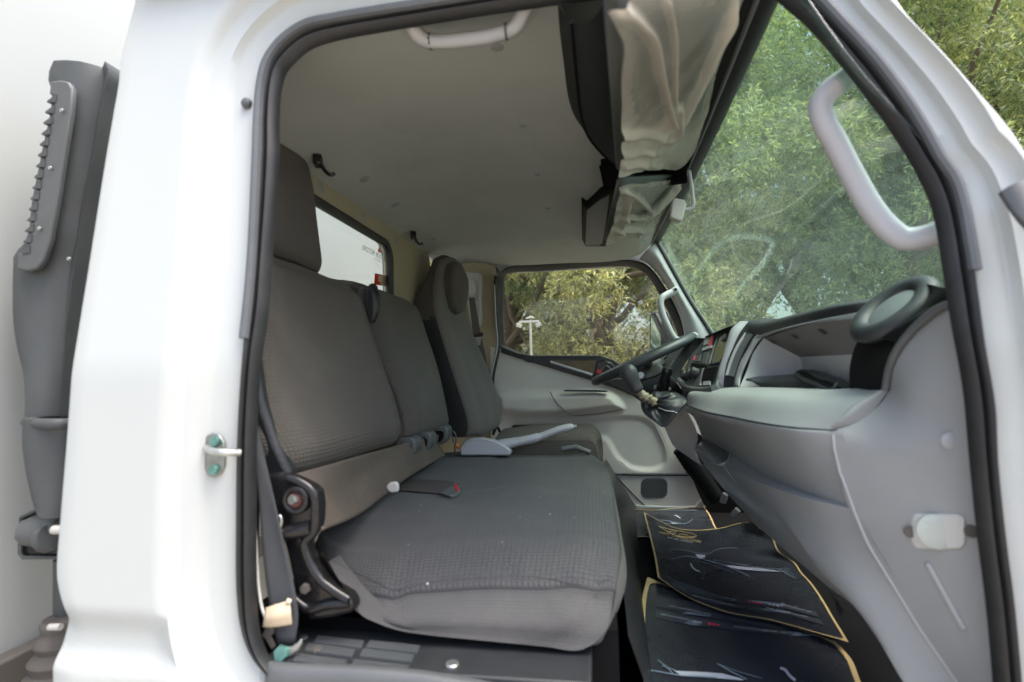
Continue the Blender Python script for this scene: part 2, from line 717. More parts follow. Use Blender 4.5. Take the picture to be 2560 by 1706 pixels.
M['dark'] = mat('dark_plastic', (.028, .031, .034), rough=.45, var=.15, vscale=12, bump=.3, bscale=700, dirt=.2, dcol=(.08, .08, .075))
M['slate'] = mat('slate_plastic', (.105, .113, .116), rough=.42, var=.08, vscale=12, bump=.25, bscale=700)
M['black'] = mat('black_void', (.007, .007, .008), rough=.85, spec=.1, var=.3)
M['gloss'] = mat('gloss_black', (.012, .012, .013), rough=.22, var=.2, vscale=30, dirt=.25, dcol=(.08, .075, .07))
M['vinyl'] = mat('black_vinyl', (.022, .024, .027), rough=.36, var=.15, vscale=12, bump=.5, bscale=260, dirt=.2, dcol=(.07, .07, .07))
M['silver'] = mat('silver_plastic', (.55, .56, .60), rough=.34, var=.03, metal=.15)
M['metal'] = mat('zinc_metal', (.55, .57, .55), rough=.35, metal=.9, var=.12, vscale=40)
M['pump'] = mat('brown_frame', (.11, .10, .09), rough=.5, var=.15)
M['fab'] = fabric('seat_fabric', (.105, .096, .083))
M['fab2'] = fabric('seat_fabric_cushion', (.070, .070, .074))
M['fabp'] = fabric('seat_fabric_plain', (.098, .089, .079), waffle=.0)
M['fabd'] = fabric('driver_fabric', (.15, .142, .125), waffle=.35)
M['cloth'] = mat('folded_cloth', (.125, .106, .09), rough=.9, spec=.15, var=.12, vscale=9, bump=.5, bscale=350, dirt=.3, dcol=(.22, .19, .15))
M['web'] = mat('belt_webbing', (.055, .060, .066), rough=.7, spec=.3, var=.08, bump=.5, bscale=900)
M['paper'] = mat('mat_black_print', (.030, .034, .044), rough=.28, spec=.5, var=.15, vscale=5)
M['gold'] = mat('gold_print', (.62, .47, .22), rough=.4, var=.08)
M['whiteink'] = mat('white_print', (.52, .56, .64), rough=.45, var=.06)
M['blueink'] = mat('blue_grey_print', (.18, .24, .31), rough=.4, var=.06)
M['greyink'] = mat('slate_print', (.05, .06, .075), rough=.38, var=.08)
M['redink'] = mat('red_print', (.75, .05, .12), rough=.4, var=.05)
M['red'] = mat('red_plastic', (.75, .02, .015), rough=.35, var=.05)
M['orange'] = mat('orange_plastic', (.75, .22, .02), rough=.4, var=.05)
M['tag'] = mat('tan_label', (.66, .54, .38), rough=.7, var=.06, vscale=20)
M['cream'] = mat('cream_plastic', (.56, .56, .53), rough=.5, var=.03)
M['lens'] = mat('frosted_lens', (.50, .55, .50), rough=.25, var=.03)
M['screen'] = mat('olive_screen', (.075, .07, .045), rough=.15, var=.1)
M['duct'] = mat('duct_plastic', (.075, .083, .086), rough=.5, var=.2, vscale=5, bump=.2, bscale=500, dirt=.35, dcol=(.13, .10, .075), dscale=3)
M['wind'] = glass('windscreen_glass', (.82, .935, .885), haze=.042, hcol=(.46, .58, .54), f0=.03)
M['pane'] = glass('side_glass', (.93, .95, .91), haze=.02, hcol=(.5, .48, .4), f0=.02)
M['rpane'] = glass('rear_glass', (.93, .96, .95), haze=.02, f0=.04)
M['film'] = film('plastic_wrap', (.52, .49, .41))
M['mirror'] = mat('mirror_face', (.8, .82, .82), rough=.02, metal=1, var=.01)
M['bark'] = mat('bark', (.13, .10, .07), rough=.9, var=.3, vscale=9, bump=.8, bscale=40)
M['sand'] = mat('sandy_ground', (.30, .27, .225), rough=.95, var=.2, vscale=.8, bump=.8, bscale=12, dirt=.5, dcol=(.2, .16, .11), dscale=1.5)
M['lampw'] = mat('white_post', (.50, .50, .46), rough=.45, var=.04)
M['leafA'] = leafmat('leaf_olive', (.115, .175, .105), (.40, .49, .33))
M['leafB'] = leafmat('leaf_green', (.095, .16, .10), (.34, .45, .30))
M['leafC'] = leafmat('leaf_pale', (.135, .175, .12), (.46, .51, .37))
# ------------------------------------------------------------------ the truck
truck = thing('box_truck', 'white cab-over box truck seen through its open passenger doorway', 'truck', (0, .9, GROUND))
TS = .10


def ysk(z):
    return TS*max(0.0, z-.02)


def PB(px, py, off=0.0):
    y = off
    p = None
    for _ in range(8):
        p = P(px, py, y=y)
        y = ysk(p.z)+off
    return P(px, py, y=y)


SI = [(700, 1690), (663, 1640), (645, 1590), (638, 1542), (636, 1480), (635, 1440), (635, 1311), (636, 1100), (648, 900), (667, 770), (674, 665),
      (693, 398), (693, 290), (700, 215), (711, 179), (735, 150), (768, 122), (799, 108), (850, 94), (960, 74), (1080, 54), (1300, 20), (1600, -22),
      (1800, -45), (1890, -45), (1960, 8), (2030, 70), (2113, 166), (2190, 265), (2240, 335), (2279, 398), (2304, 444), (2330, 500), (2343, 546),
      (2368, 699), (2387, 815), (2415, 970), (2432, 1150), (2450, 1330), (2473, 1510), (2491, 1706)]
SO = [(689, 1706), (640, 1640), (617, 1594), (603, 1542), (596, 1480), (594, 1440), (594, 1311), (597, 1100), (609, 900), (622, 770), (632, 665),
      (643, 398), (648, 281), (656, 204), (669, 158), (697, 115), (735, 82), (773, 61), (837, 48), (939, 31), (1080, 10), (1300, -25), (1600, -70),
      (1850, -100), (1960, -70), (2049, 0), (2113, 69), (2190, 153), (2266, 255), (2317, 339), (2348, 398), (2389, 457), (2409, 523), (2419, 579),
      (2440, 707), (2462, 873), (2487, 1028), (2491, 1150), (2509, 1330), (2532, 1510), (2550, 1706)]
OC = [(136, 1706), (136, 1650), (150, 1590), (167, 1542), (152, 1480), (146, 1440), (154, 1311), (171, 1100), (188, 900), (209, 770), (226, 665),
      (268, 398), (288, 281), (301, 204), (306, 155), (335, 30), (370, -90), (450, -170), (620, -200), (800, -210), (1060, -210), (1300, -210), (1600, -210),
      (1900, -190), (2100, -130), (2210, -40), (2260, 33), (2345, 122), (2450, 240), (2521, 324), (2560, 383), (2620, 470), (2660, 540), (2690, 600),
      (2720, 720), (2740, 880), (2760, 1030), (2770, 1150), (2790, 1330), (2800, 1510), (2810, 1706)]
assert len(SI) == len(SO) == len(OC), (len(SI), len(SO), len(OC))
# carry the outlines on below the picture
SI = [(760, 2100)]+SI+[(2530, 2200)]
SO = [(740, 2100)]+SO+[(2590, 2200)]
OC = [(120, 2100)]+OC+[(2830, 2200)]
K = 5
JO = .03
si = smooth_index([PB(a, b, JO) for a, b in SI], K)
so = smooth_index([PB(a, b, JO) for a, b in SO], K)
oc = smooth_index([PB(a, b, 0) for a, b in OC], K)
nT = len(so)


def outward(c):
    out = []
    for i in range(len(c)):
        t = c[min(len(c)-1, i+1)]-c[max(0, i-1)]
        n = Vector((-t.z, 0, t.x))
        out.append(n.normalized())
    return out


ou = outward(so)
if ou[8*K].x > 0:
    ou = [-v for v in ou]


def groove(z):
    # body crease below the waist line
    return .013*(sstep(-.33, -.375, z) if z > -.392 else 1-sstep(-.392, -.425, z))


rings = []
prof = [(-.004, .012), (.0, .004), (.004, .0), (.044, .0), (.049, -.003), (.055, -.014), (.080, -.015), (.085, -.018), (.093, -.030)]
for d, dy in prof:
    r = []
    for i in range(nT):
        wd = (oc[i]-so[i]).length
        sc = min(1.0, wd*.72/.098)
        p = so[i]+ou[i]*d*sc
        p = Vector((p.x, ysk(p.z)+JO+dy, p.z))
        r.append(p)
    rings.append(r)
last = rings[-1]
for k in range(1, 8):
    t = k/7
    r = []
    for i in range(nT):
        p = last[i].lerp(oc[i], t)
        p.y = ysk(p.z)+groove(p.z)*sstep(0, .15, t)*(1 if i < nT/2 else 0)
        r.append(p)
    rings.append(r)
oo = outward(oc)
if oo[8*K].x > 0:
    oo = [-v for v in oo]
edge = rings[-1]
for d, dy in ((.006, .003), (.011, .010), (.014, .022), (.013, .045), (.004, .09), (-.01, .30)):
    rings.append([edge[i]+oo[i]*d*(1 if i < 24*K else .6)+Vector((0, dy if i < 24*K else min(dy, .035), 0)) for i in range(nT)])
body = obj('cab_body', grid(rings), M['paint'], truck, angle=60, label='white painted cab side around the open doorway')

# door weatherstrip: ribbed rubber between si and so
prof2 = [(0.0, .007), (.03, .004), (.16, -.010), (.30, -.012), (.40, .004), (.46, .010), (.52, .002), (.62, -.010), (.78, -.012), (.92, -.004), (1.0, .004)]
seal_rows = []
for t, dy in prof2:
    seal_rows.append([si[i].lerp(so[i], t)+Vector((0, dy, 0)) for i in range(nT)])
obj('door_seal', grid(seal_rows), M['rubber'], truck, angle=80, label='black rubber door seal')
# grey outer lip from the left waist over the top to the right waist
i0, i1 = 9*K+2, 35*K
lip = [so[i].lerp(si[i], .16)+Vector((0, -.010, 0)) for i in range(i0, i1)]
obj('seal_lip', tube(lip, [.0075 if i0+20 < i < i1-20 else .0075 for i in range(i0, i1)], n=8), M['lip'], truck, label='raised grey lip of the door seal')

# inside of the doorway: trim running from the seal into the cab
iw = outward(si)
if iw[8*K].x > 0:
    iw = [-v for v in iw]
tr_rows = []
for d, dy in ((.004, .006), (.03, .02), (.08, .04), (.12, .08), (.15, .16)):
    tr_rows.append([si[i]+iw[i]*d+Vector((0, dy, 0)) for i in range(0, 25*K)])
dt = grid(tr_rows)
nc = 25*K-1
obj('doorway_trim', (dt[0], dt[1], None, [0 if (q % nc) < 13*K else (1 if (q % nc) < 17*K else 2) for q in range(len(dt[1]))]), [M['dark'], M['beige'], M['head']], truck)
trf = []
for d, dy in ((.004, .006), (.02, .015), (.05, .03)):
    trf.append([si[i]+iw[i]*d+Vector((0, dy, 0)) for i in range(25*K, nT)])
obj('windscreen_pillar', grid(trf), M['dark'], truck)

# details on the jamb
n_out = Vector((0, -1, .1))
obj('jamb_plug', disc(PB(618, 260, JO-.002), n_out, .0085, .006, dome=.002), M['slate'], truck, label='black round rubber plug on the jamb')
st = obj('door_striker', slab([PB(q[0], q[1], JO-.001) for q in ((535, 1082), (552, 1085), (566, 1105), (567, 1135), (566, 1165), (556, 1185), (540, 1194), (524, 1188), (513, 1165), (508, 1136), (512, 1105), (522, 1088))], (0, -.005, 0)), mat('worn_zinc', (.30, .32, .31), rough=.4, metal=.8, var=.25, vscale=60), truck, bevel=.002, label='zinc plated door striker with greenish bolts')
GZ = mat('green_zinc', (.16, .34, .29), rough=.4, metal=.7, var=.3, vscale=60)
obj('striker_bolt', disc(PB(541, 1104, JO-.007), n_out, .0075, .006), GZ, st)
obj('striker_bolt', disc(PB(537, 1175, JO-.007), n_out, .0075, .006), GZ, st)
obj('striker_loop', tube(catmull([PB(516, 1120, JO-.006), PB(530, 1128, JO-.03), PB(560, 1132, JO-.036), PB(600, 1132, JO-.02)], 14), .0052), M['metal'], st)
# mirror arm on the near pillar
obj('mirror_arm', tube(catmull([PB(2535, 468, -.012), PB(2570, 520, -.02), PB(2640, 600, -.05), PB(2720, 760, -.06)], 16), .011, flat=((1, 0, .6), 1.6)), M['slate'], truck, label='dark grey mirror bracket on the front pillar')

# ------------------------------------------------------------------ cargo box and air intake
XB = -1.17
cargo = obj('cargo_box', abox(-4.2, XB, -.30, 2.30, -1.05, 1.5), M['box'], truck, bevel=.012, label='white cargo box close behind the cab')
obj('chassis_rail', abox(-4.0, -.3, .42, .56, -1.12, -.92), M['slate'], truck)
obj('box_sill', abox(-4.1, XB+.035, -.28, 2.28, -.60, -.525), M['pump'], cargo, bevel=.006)

# snorkel: outline traced on its own plane behind the cab
YI = .17


def ip(lst, y=YI):
    return [P(a, b, y=y) for a, b in lst]


ds = thing  # (kept short)
Lf = [(138, 163), (130, 178), (126, 204), (136, 236), (112, 380), (88, 500), (68, 612), (42, 636), (39, 670), (38, 720), (40, 800), (50, 870), (66, 930), (72, 1000), (71, 1040)]
Rt = [(292, 172), (300, 190), (285, 260), (262, 400), (238, 520), (222, 640), (205, 760), (195, 860), (190, 930), (184, 1000), (182, 1040)]
lc = catmull(ip(Lf), 40)
rc = catmull(ip(Rt, YI+.03), 40)
rowsI = []
for a, b in zip(lc, rc):
    w = b-a
    ring = []
    D = Vector((0, .11, 0))
    f = Vector((0, -.022, 0))
    for t, dd in ((0, 0), (.03, -.4), (.12, -.8), (.35, -1.0), (.55, -.95), (.68, -.55), (.78, .1), (1.0, 1.2)):
        ring.append(a+w*t+f*(-dd if dd > 0 else -dd)*(-1 if dd > 0 else 1))
    ring.append(b+D)
    ring.append(a+D*1.1)
    rowsI.append(ring)
dI = grid(rowsI, cu=True)
dI[1].append(list(range(10)))
intake = obj('air_intake', dI, M['duct'], truck, angle=50, label='black snorkel style air intake duct behind the cab')
# louvre panel with fins
lp = [(126, 204), (150, 200), (170, 204), (180, 222), (176, 280), (160, 380), (142, 500), (124, 600), (108, 650), (92, 672), (68, 678), (42, 672), (44, 632), (70, 628), (74, 600), (96, 490), (120, 350), (138, 238), (122, 236)]
obj('louvre_panel', slab(ip(lp, YI-.028), (0, .012, 0)), M['slate'], intake, bevel=.003)
for k in range(15):
    t = k/14
    ax, ay = 138+(72-138)*t, 240+(618-240)*t
    obj('louvre_fin', slab(ip([(ax+2, ay-4), (ax-20+2*t, ay+12), (ax-21+2*t, ay+16), (ax+1, ay+15)], YI-.030), (0, .075, 0)), M['duct'], intake)
for a, b in ((156, 277), (127, 421), (100, 572), (174, 648)):
    obj('screw', disc(P(a, b, y=YI-.0305), (0, -1, 0), .0035, .003), M['metal'], intake)
# collar and elbow
cl = [P(68, 1056, y=YI-.01), P(110, 1060, y=YI-.035), P(150, 1060, y=YI-.035), P(190, 1058, y=YI)]
obj('collar', tube(catmull(cl, 20), .010), M['duct'], intake)
Le = [(74, 1045), (74, 1110), (82, 1160), (98, 1210), (118, 1258), (130, 1275)]
Re = [(186, 1045), (184, 1110), (182, 1160), (180, 1210), (178, 1258), (176, 1290)]
rowsE = []
for a, b in zip(catmull(ip(Le), 24), catmull(ip(Re), 24)):
    w = b-a
    rowsE.append([a, a+w*.08+Vector((0, -.02, 0)), a+w*.3+Vector((0, -.036, 0)), a+w*.6+Vector((0, -.036, 0)), a+w*.9+Vector((0, -.02, 0)), b, b+Vector((0, .1, 0)), a+Vector((0, .1, 0))])
obj('elbow', grid(rowsE, cu=True), M['duct'], intake, angle=60)
br = obj('bracket', slab(ip([(52, 1290), (130, 1256), (160, 1250), (200, 1250), (200, 1396), (56, 1396), (49, 1386)], YI+.03), (0, .02, 0)), M['gloss'], intake, bevel=.004)
obj('bracket_rim', tube(ip([(200, 1394), (58, 1394), (50, 1384), (53, 1294), (130, 1258), (165, 1250)], YI+.025), .0035), M['duct'], intake)
obj('hose_clip', tube(ip([(72, 1330), (110, 1325), (150, 1325)], YI-.0), [.026, .03, .022]), M['slate'], intake)
obj('hose_clip', tube(ip([(110, 1350), (125, 1345)], YI-.02), [.024, .024]), M['duct'], intake)
obj('clip_bolt', tube(ip([(134, 1325), (160, 1325)], YI-.03), .008), M['cream'], intake)
# filter pipe, clamp and bellows below
obj('drop_pipe', tube(ip([(165, 1396), (165, 1545)], YI+.05), .02), M['duct'], intake)
pts, rad = [], []
for k in range(40):
    t = k/39
    y_ = 1545+t*330
    pts.append((150-22*t, y_))
    rad.append((.026+.022*min(1, t*2.2))*(1+.12*math.sin(t*46)))
obj('intake_bellows', tube(ip(pts, YI+.03), rad, n=20), mat('dusty_rubber', (.11, .10, .092), rough=.8, var=.2, vscale=8), intake, label='dusty grey rubber bellows')
obj('hose_clamp', tube(ip([(124, 1568), (152, 1568)], YI-.01), .006), M['cream'], intake)

# ------------------------------------------------------------------ cab interior shell
XR = -.67
YF = 1.70
# headliner
far = PL([(1085, 650), (1180, 657), (1270, 664), (1400, 659), (1565, 648), (1603, 634), (1636, 604)], y=YF-.02)
A = far[-1]
hz = P(944, 549, x=XR).z
rear = [Vector((XR, y, hz)) for y in (.15, .4, .8, 1.2, far[0].y)]
far[0] = rear[-1].copy()
front = [Vector((A.x+.012*math.sin(math.pi*t), .11+(A.y-.11)*t, A.z+.0*t)) for t in lin(8)]
near = [rear[0], Vector((-.50, .125, hz+.065)), Vector((-.1, .12, .595)), front[0]]
rowsH = coons(near, far, rear, front, lin(40), lin(50))
nv = len(rowsH)
for j, r in enumerate(rowsH):
    for i, p in enumerate(r):
        u, v = i/39, j/49
        up = .045*math.sin(math.pi*v)*sstep(0, .35, u)*(1-.4*u)
        rib = -.010*math.exp(-((u-.70)/.03)**2)*sstep(.05, .2, v)*(1-sstep(.75, .95, v))
        p.z += up+rib
hl = obj('headliner', grid(rowsH), M['head'], truck, label='grey moulded headliner')
HB = BVHTree.FromPolygons([tuple(p) for r in rowsH for p in r], grid(rowsH)[1])


def on_head(px, py):
    d = ray(px, py)
    h = HB.ray_cast(EYE, d)
    if h[0] is None:
        return P(px, py, z=.5), Vector((0, 0, -1))
    n = h[1]
    if n.z > 0:
        n = -n
    return h[0], n


for a, b, r in ((911, 449, .014), (988, 513, .014), (1084, 598, .012), (1244, 119, .012), (1307, 316, .009), (1343, 438, .009), (1369, 522, .009), (1090, 636, .010)):
    p, n = on_head(a, b)
    obj('headliner_plug', disc(p-n*.001, n, r, .0025, dome=.001), M['grey'], hl)
for a, b in ((791, 392), (1031, 581)):
    p, n = on_head(a, b)
    hk = obj('coat_hook', box(p+n*.012, (.009, .004, 0), (-.006, .016, 0), (0, 0, .012)), M['gloss'], truck, bevel=.004, label='small black coat hook on the headliner')
    obj('hook_tip', tube(catmull([p+n*.02+Vector((.0, .01, 0)), p+n*.036+Vector((.004, .016, 0)), p+n*.042+Vector((.012, .02, 0)), p+n*.036+Vector((.02, .022, 0))], 10), .0045), M['gloss'], hk)

# grab handle on the roof rail, near side
gh = [P(1030, 60, y=.10), P(1042, 84, y=.11), P(1062, 100, y=.12), P(1090, 104, y=.125), P(1150, 101, y=.125), P(1220, 92, y=.125), P(1262, 80, y=.125), P(1288, 68, y=.12), P(1302, 45, y=.115), P(1318, 10, y=.10)]
o = obj('roof_handle', tube(catmull(gh, 40), .0125, n=12, flat=((0, 1, 0), .8)), M['lgrey'], truck, label='pale grey roof grab handle')
obj('cab_roof', abox(-.75, .30, .03, YF+.10, .66, .69), M['paint'], truck, bevel=.01)
obj('far_roof_side', abox(-.75, .26, YF+.04, YF+.09, hz-.03, .66), M['paint'], truck)
obj('far_rear_side', abox(-.75, -.432, YF+.04, YF+.09, -.8, hz-.01), M['paint'], truck)
obj('rear_skin', abox(-.76, -.74, .12, YF+.09, .545, .66), M['paint'], truck)
for a, b in ((1076, 104), (1266, 79)):
    q = P(a, b, y=.125)
    obj('handle_joint', tube([q+Vector((-.002, 0, 0)), q+Vector((.002, 0, 0))], .0135), M['slate'], o)

# rear wall with window opening
zt, zb = hz+.06, -.75
W = []
yw0, yw1 = .16, P(978, 690, x=XR).y
wt = P(964, 606, x=XR).z
wb = -.04


def wallz(y):
    return P(795, 503, x=XR).z + (wt-P(795, 503, x=XR).z)*((y-P(795, 503, x=XR).y)/(P(964, 606, x=XR).y-P(795, 503, x=XR).y))


wr = rrect((yw0+yw1)/2, (wb+wt)/2, yw1-yw0, wt-wb, .055, 8)
wr = [(a, b+(wallz(a)-wt if b > .1 else 0)) for a, b in wr]


def ringrect(n, y0, y1, z0, z1):
    """outer rectangle sampled to match the rounded window outline"""
    out = []
    cy_, cz_ = (yw0+yw1)/2, (wb+wt)/2
    for a, b in wr:
        dy, dz = a-cy_, b-cz_
        s = 1e9
        if dy > 0: s = min(s, (y1-cy_)/dy)
        if dy < 0: s = min(s, (y0-cy_)/dy)
        if dz > 0: s = min(s, (z1-cz_)/dz)
        if dz < 0: s = min(s, (z0-cz_)/dz)
        out.append((cy_+dy*s, cz_+dz*s))
    return out


outer = ringrect(0, .09, YF+.1, zb, zt)
rowsW = [[Vector((XR-.03, a, b)) for a, b in wr], [Vector((XR-.004, a, b)) for a, b in wr]]
cy_, cz_ = (yw0+yw1)/2, (wb+wt)/2
for t in (.03, .1, .25, .5, .75, 1):
    rowsW.append([Vector((XR, a+(c-a)*t, b+(d-b)*t)) for (a, b), (c, d) in zip(wr, outer)])
rwall = obj('rear_wall', grid(rowsW, cu=True), M['beige'], truck, angle=30, label='beige painted rear wall of the cab')
rw = obj('rear_window', tube([Vector((XR-.004, a, b)) for a, b in wr], .013, n=8, closed=True), M['rubber'], truck, label='fixed rear window in a black rubber frame')
obj('pane', slab([Vector((XR-.022, a, b)) for a, b in wr], (-.004, 0, 0)), M['rpane'], rw, smooth=False)
for a, b in ((800, 470), (908, 545), (990, 602), (1056, 648)):
    p = P(a, b, x=XR)
    obj('wall_plug', disc(p-Vector((.001, 0, 0)), (1, 0, 0), .017, .003, dome=.001), M['grey'], rwall)
# stickers read from outside, so they show mirrored from the seat side
XS = XR-.019


def text(body, font_size):
    cu = bpy.data.curves.new('lettering', 'FONT')
    cu.body = body
    cu.size = font_size
    cu.align_x = 'CENTER'
    cu.align_y = 'CENTER'
    cu.resolution_u = 3
    ob = bpy.data.objects.new('lettering', cu)
    C.objects.link(ob)
    dg = bpy.context.evaluated_depsgraph_get()
    dg.update()
    me = bpy.data.meshes.new_from_object(ob.evaluated_get(dg))
    V = [Vector(v.co) for v in me.vertices]
    F = [list(p.vertices) for p in me.polygons]
    bpy.data.objects.remove(ob)
    bpy.data.meshes.remove(me)
    return V, F


def spos(px, py):
    return P(px, py, x=XS)


def settext(body, size, centre, ex, ez, off=Vector((0, 0, 0))):
    V, F = text(body, size)
    return [centre+ex*v.x+ez*v.y+off for v in V], F


s0 = spos(948, 640)
eY, eZ = Vector((0, -1, 0)), Vector((0, 0, 1))     # letters run towards the near side: mirror image from inside
sg = obj('dealer_sign', settext('AL HABTOOR MOTORS', .0235, spos(946, 640), eY, eZ), M['dark'], rw, smooth=False, label='mirrored dealer lettering with a red flame emblem')
obj('sign_strapline', settext('THE POWER TO IN...', .008, spos(946, 652), eY, eZ), M['dark'], sg, smooth=False)
fl = spos(949, 628)
flame = []
for k, (dx, h) in enumerate(((-.012, .016), (-.004, .026), (.004, .028), (.012, .018))):
    flame += [([fl+eY*dx+eZ*-.008, fl+eY*(dx+.004)+eZ*(-.002), fl+eY*(dx+.003)+eZ*(h-.012), fl+eY*(dx-.003)+eZ*(h-.016), fl+eY*(dx-.004)+eZ*(-.002)], [[0, 1, 2, 3, 4]])]
obj('flame_emblem', join(*flame), M['red'], sg, smooth=False)
sp_ = [spos(a, b) for a, b in ((937, 684), (968, 690), (964, 716), (935, 712))]
stk = obj('window_sticker', (sp_, [[0, 1, 2, 3]]), M['tag'], rw, smooth=False, label='red and cream notice sticker on the rear window')
rp_ = [spos(a, b)+Vector((.0015, 0, 0)) for a, b in ((937, 684), (953, 687), (952, 690), (945, 689), (944, 704), (951, 705.5), (950, 713.5), (935, 712))]
obj('red_block', (rp_, [[0, 1, 2, 3, 4, 5, 6, 7]]), M['red'], stk, smooth=False)
lines = []
for k in range(8):
    y0 = 690.5+k*3
    q = [spos(a, b)+Vector((.002, 0, 0)) for a, b in ((954, y0+.3), (965-.3*k, y0+2.2), (965-.3*k, y0+3), (954, y0+1.1))]
    lines.append((q, [[0, 1, 2, 3]]))
obj('sticker_print', join(*lines), M['pump'], stk, smooth=False)

# near rear pillar and sill closing the shell
obj('rear_pillar', loft([Vector((-.56, .12, -.5)), Vector((-.56, .12, 0)), Vector((-.61, .15, hz))], [Vector((-.61, .13, -.5)), Vector((-.61, .13, 0)), Vector((-.64, .16, hz))], [Vector((XR, .13, -.5)), Vector((XR, .13, 0)), Vector((XR, .15, hz))], n=16), M['dark'], truck)
# far rear pillar, beige, with belt retractor cover
fp = []
for px_l in (0,):
    pass
c_in = PL([(1092, 655, 1.66), (1100, 800, 1.66), (1110, 950, 1.66), (1120, 1180, 1.66)])
c_mid = PL([(1150, 657, 1.72), (1160, 800, 1.72), (1165, 950, 1.72), (1170, 1180, 1.72)])
c_m2 = PL([(1205, 659, 1.72), (1218, 800, 1.72), (1220, 900, 1.72), (1212, 1180, 1.72)])
c_out = PL([(1240, 666, 1.69), (1243, 712, 1.69), (1246, 800, 1.69), (1246, 870, 1.69), (1233, 930, 1.69), (1228, 1000, 1.69), (1228, 1180, 1.69)])
obj('door_pillar', loft(c_in, c_mid, c_m2, c_out, n=30, m=8), M['beige'], truck, label='beige pillar behind the driver door')
rt = obj('belt_retractor_cover', slab(PL([(1152, 678), (1200, 681), (1202, 692), (1201, 806), (1190, 822), (1176, 812), (1160, 700)], y=1.63), (0, .06, 0)), M['lgrey'], truck, bevel=.006, label='pale grey cover of the driver seat belt')
obj('belt_guide', slab(PL([(1172, 699), (1183, 699), (1185, 716), (1186, 728), (1180, 739), (1172, 739)], y=1.60), (0, .05, 0)), M['cream'], rt, bevel=.004)
obj('belt_loop', tube(catmull(PL([(1172, 744), (1186, 742), (1194, 740), (1194, 750), (1184, 752)], y=1.59), 16), .004), M['lgrey'], rt)
wb_ = obj('driver_seat_belt', slab(PL([(1172, 745), (1186, 744), (1202, 836), (1214, 888), (1219, 930), (1213, 910), (1195, 866), (1183, 840)], y=1.585), (0, .003, 0)), M['pump'], truck, label='dusty brown driver seat belt webbing')
obj('belt_tongue', slab(PL([(1182, 841), (1202, 832), (1208, 834), (1208, 842), (1202, 845), (1200, 863), (1191, 865), (1188, 848)], y=1.575), (0, .006, 0)), M['metal'], wb_, bevel=.001)
obj('tongue_grip', slab(PL([(1181, 838), (1204, 831), (1209, 835), (1206, 842), (1183, 844)], y=1.572), (0, .004, 0)), M['dark'], wb_, bevel=.001)
# ------------------------------------------------------------------ driver's door (far side)
dd = bpy.data.objects.new('driver_door', None)
C.objects.link(dd)
dd.parent = truck
dd.location = -wloc(truck)
dd['label'] = 'closed driver door with grey trim'
# relief of the trim: traced outlines raise or sink the panel
arm = sm2([(1240, 984), (1300, 978), (1400, 976), (1522, 977), (1546, 992), (1562, 1024), (1505, 1036), (1430, 1044), (1350, 1047), (1290, 1044), (1240, 1032)], 8)
pocket = [(1264, 1081), (1284, 1062), (1399, 1062), (1450, 1068), (1488, 1087), (1504, 1114), (1490, 1108), (1476, 1086), (1440, 1080)]
bump = sm2([(1240, 1100), (1262, 1052), (1330, 1052), (1450, 1050), (1560, 1040), (1613, 1046), (1640, 1068), (1666, 1130), (1664, 1160), (1641, 1176), (1577, 1172), (1545, 1150), (1506, 1098), (1480, 1110), (1300, 1112)], 8)
X0, X1, Y0, Y1 = 1226, 1772, 864, 1268
st_ = 4
rowsD = []
beltL = [(1253, 881), (1375, 919), (1481, 951), (1583, 987), (1640, 1010), (1790, 1060)]


def lerp_y(px, lst):
    for (a, b), (c, d) in zip(lst, lst[1:]):
        if px <= c:
            return b+(d-b)*(px-a)/(c-a)
    return lst[-1][1]


nx = (X1-X0)//st_
ny = 110
for j in range(ny):
    r = []
    for i in range(nx+1):
        px = X0+i*st_
        top = lerp_y(px, beltL)-6
        py = top+(Y1-top)*j/(ny-1)
        y = YF
        a = sdpoly(px, py, arm)
        y -= .042*sstep(-4, 22, a)
        b = sdpoly(px, py, bump)
        y += .016*sstep(-14, 6, -abs(b-8)+6)*0 + .013*sstep(-4, 14, b)*(1-sstep(-6, 4, a))
        c = sdpoly(px, py, pocket)
        y += .035*sstep(-1, 3, c)
        if py > 1186:
            y += .010*sstep(1184, 1190, py)
        y += .012*sstep(1000, 864, py)*0
        r.append(P(px, py, y=y))
    rowsD.append(r)
dp = obj('door_trim', grid(rowsD), M['door'], dd, angle=70, label='dusty grey moulded door trim with arm rest')
obj('trim_seam', tube(PL([(1375, 979), (1380, 990), (1392, 1008), (1410, 1026), (1434, 1040), (1500, 1035), (1556, 1024)], y=YF-.0445), .0018, n=6), M['dark'], dp)
obj('arm_rest_slot', slab(PL([(1408, 976), (1414, 975), (1500, 976), (1522, 978), (1512, 981), (1412, 979)], y=YF-.048), (0, .02, 0)), M['dark'], dp)
obj('pocket_void', slab(PL([(1266, 1080), (1285, 1064), (1399, 1064), (1450, 1070), (1487, 1089), (1502, 1112), (1490, 1106), (1476, 1085), (1440, 1079)], y=YF+.030), (0, .01, 0)), M['dark'], dp, smooth=False)
obj('panel_joint', tube(PL([(1528, 1186), (1600, 1189), (1728, 1189)], y=YF+.004), .003, n=6), M['dark'], dp)
obj('panel_joint', tube(PL([(1546, 1197), (1575, 1228), (1612, 1265)], y=YF+.008), .0022, n=6), M['dark'], dp)
obj('bump_lip', tube(catmull(PL([(1552, 1153), (1577, 1174), (1641, 1178), (1660, 1168), (1668, 1146), (1664, 1120), (1640, 1066)], y=YF+.002), 30), .0018, n=6), M['door'], dp)
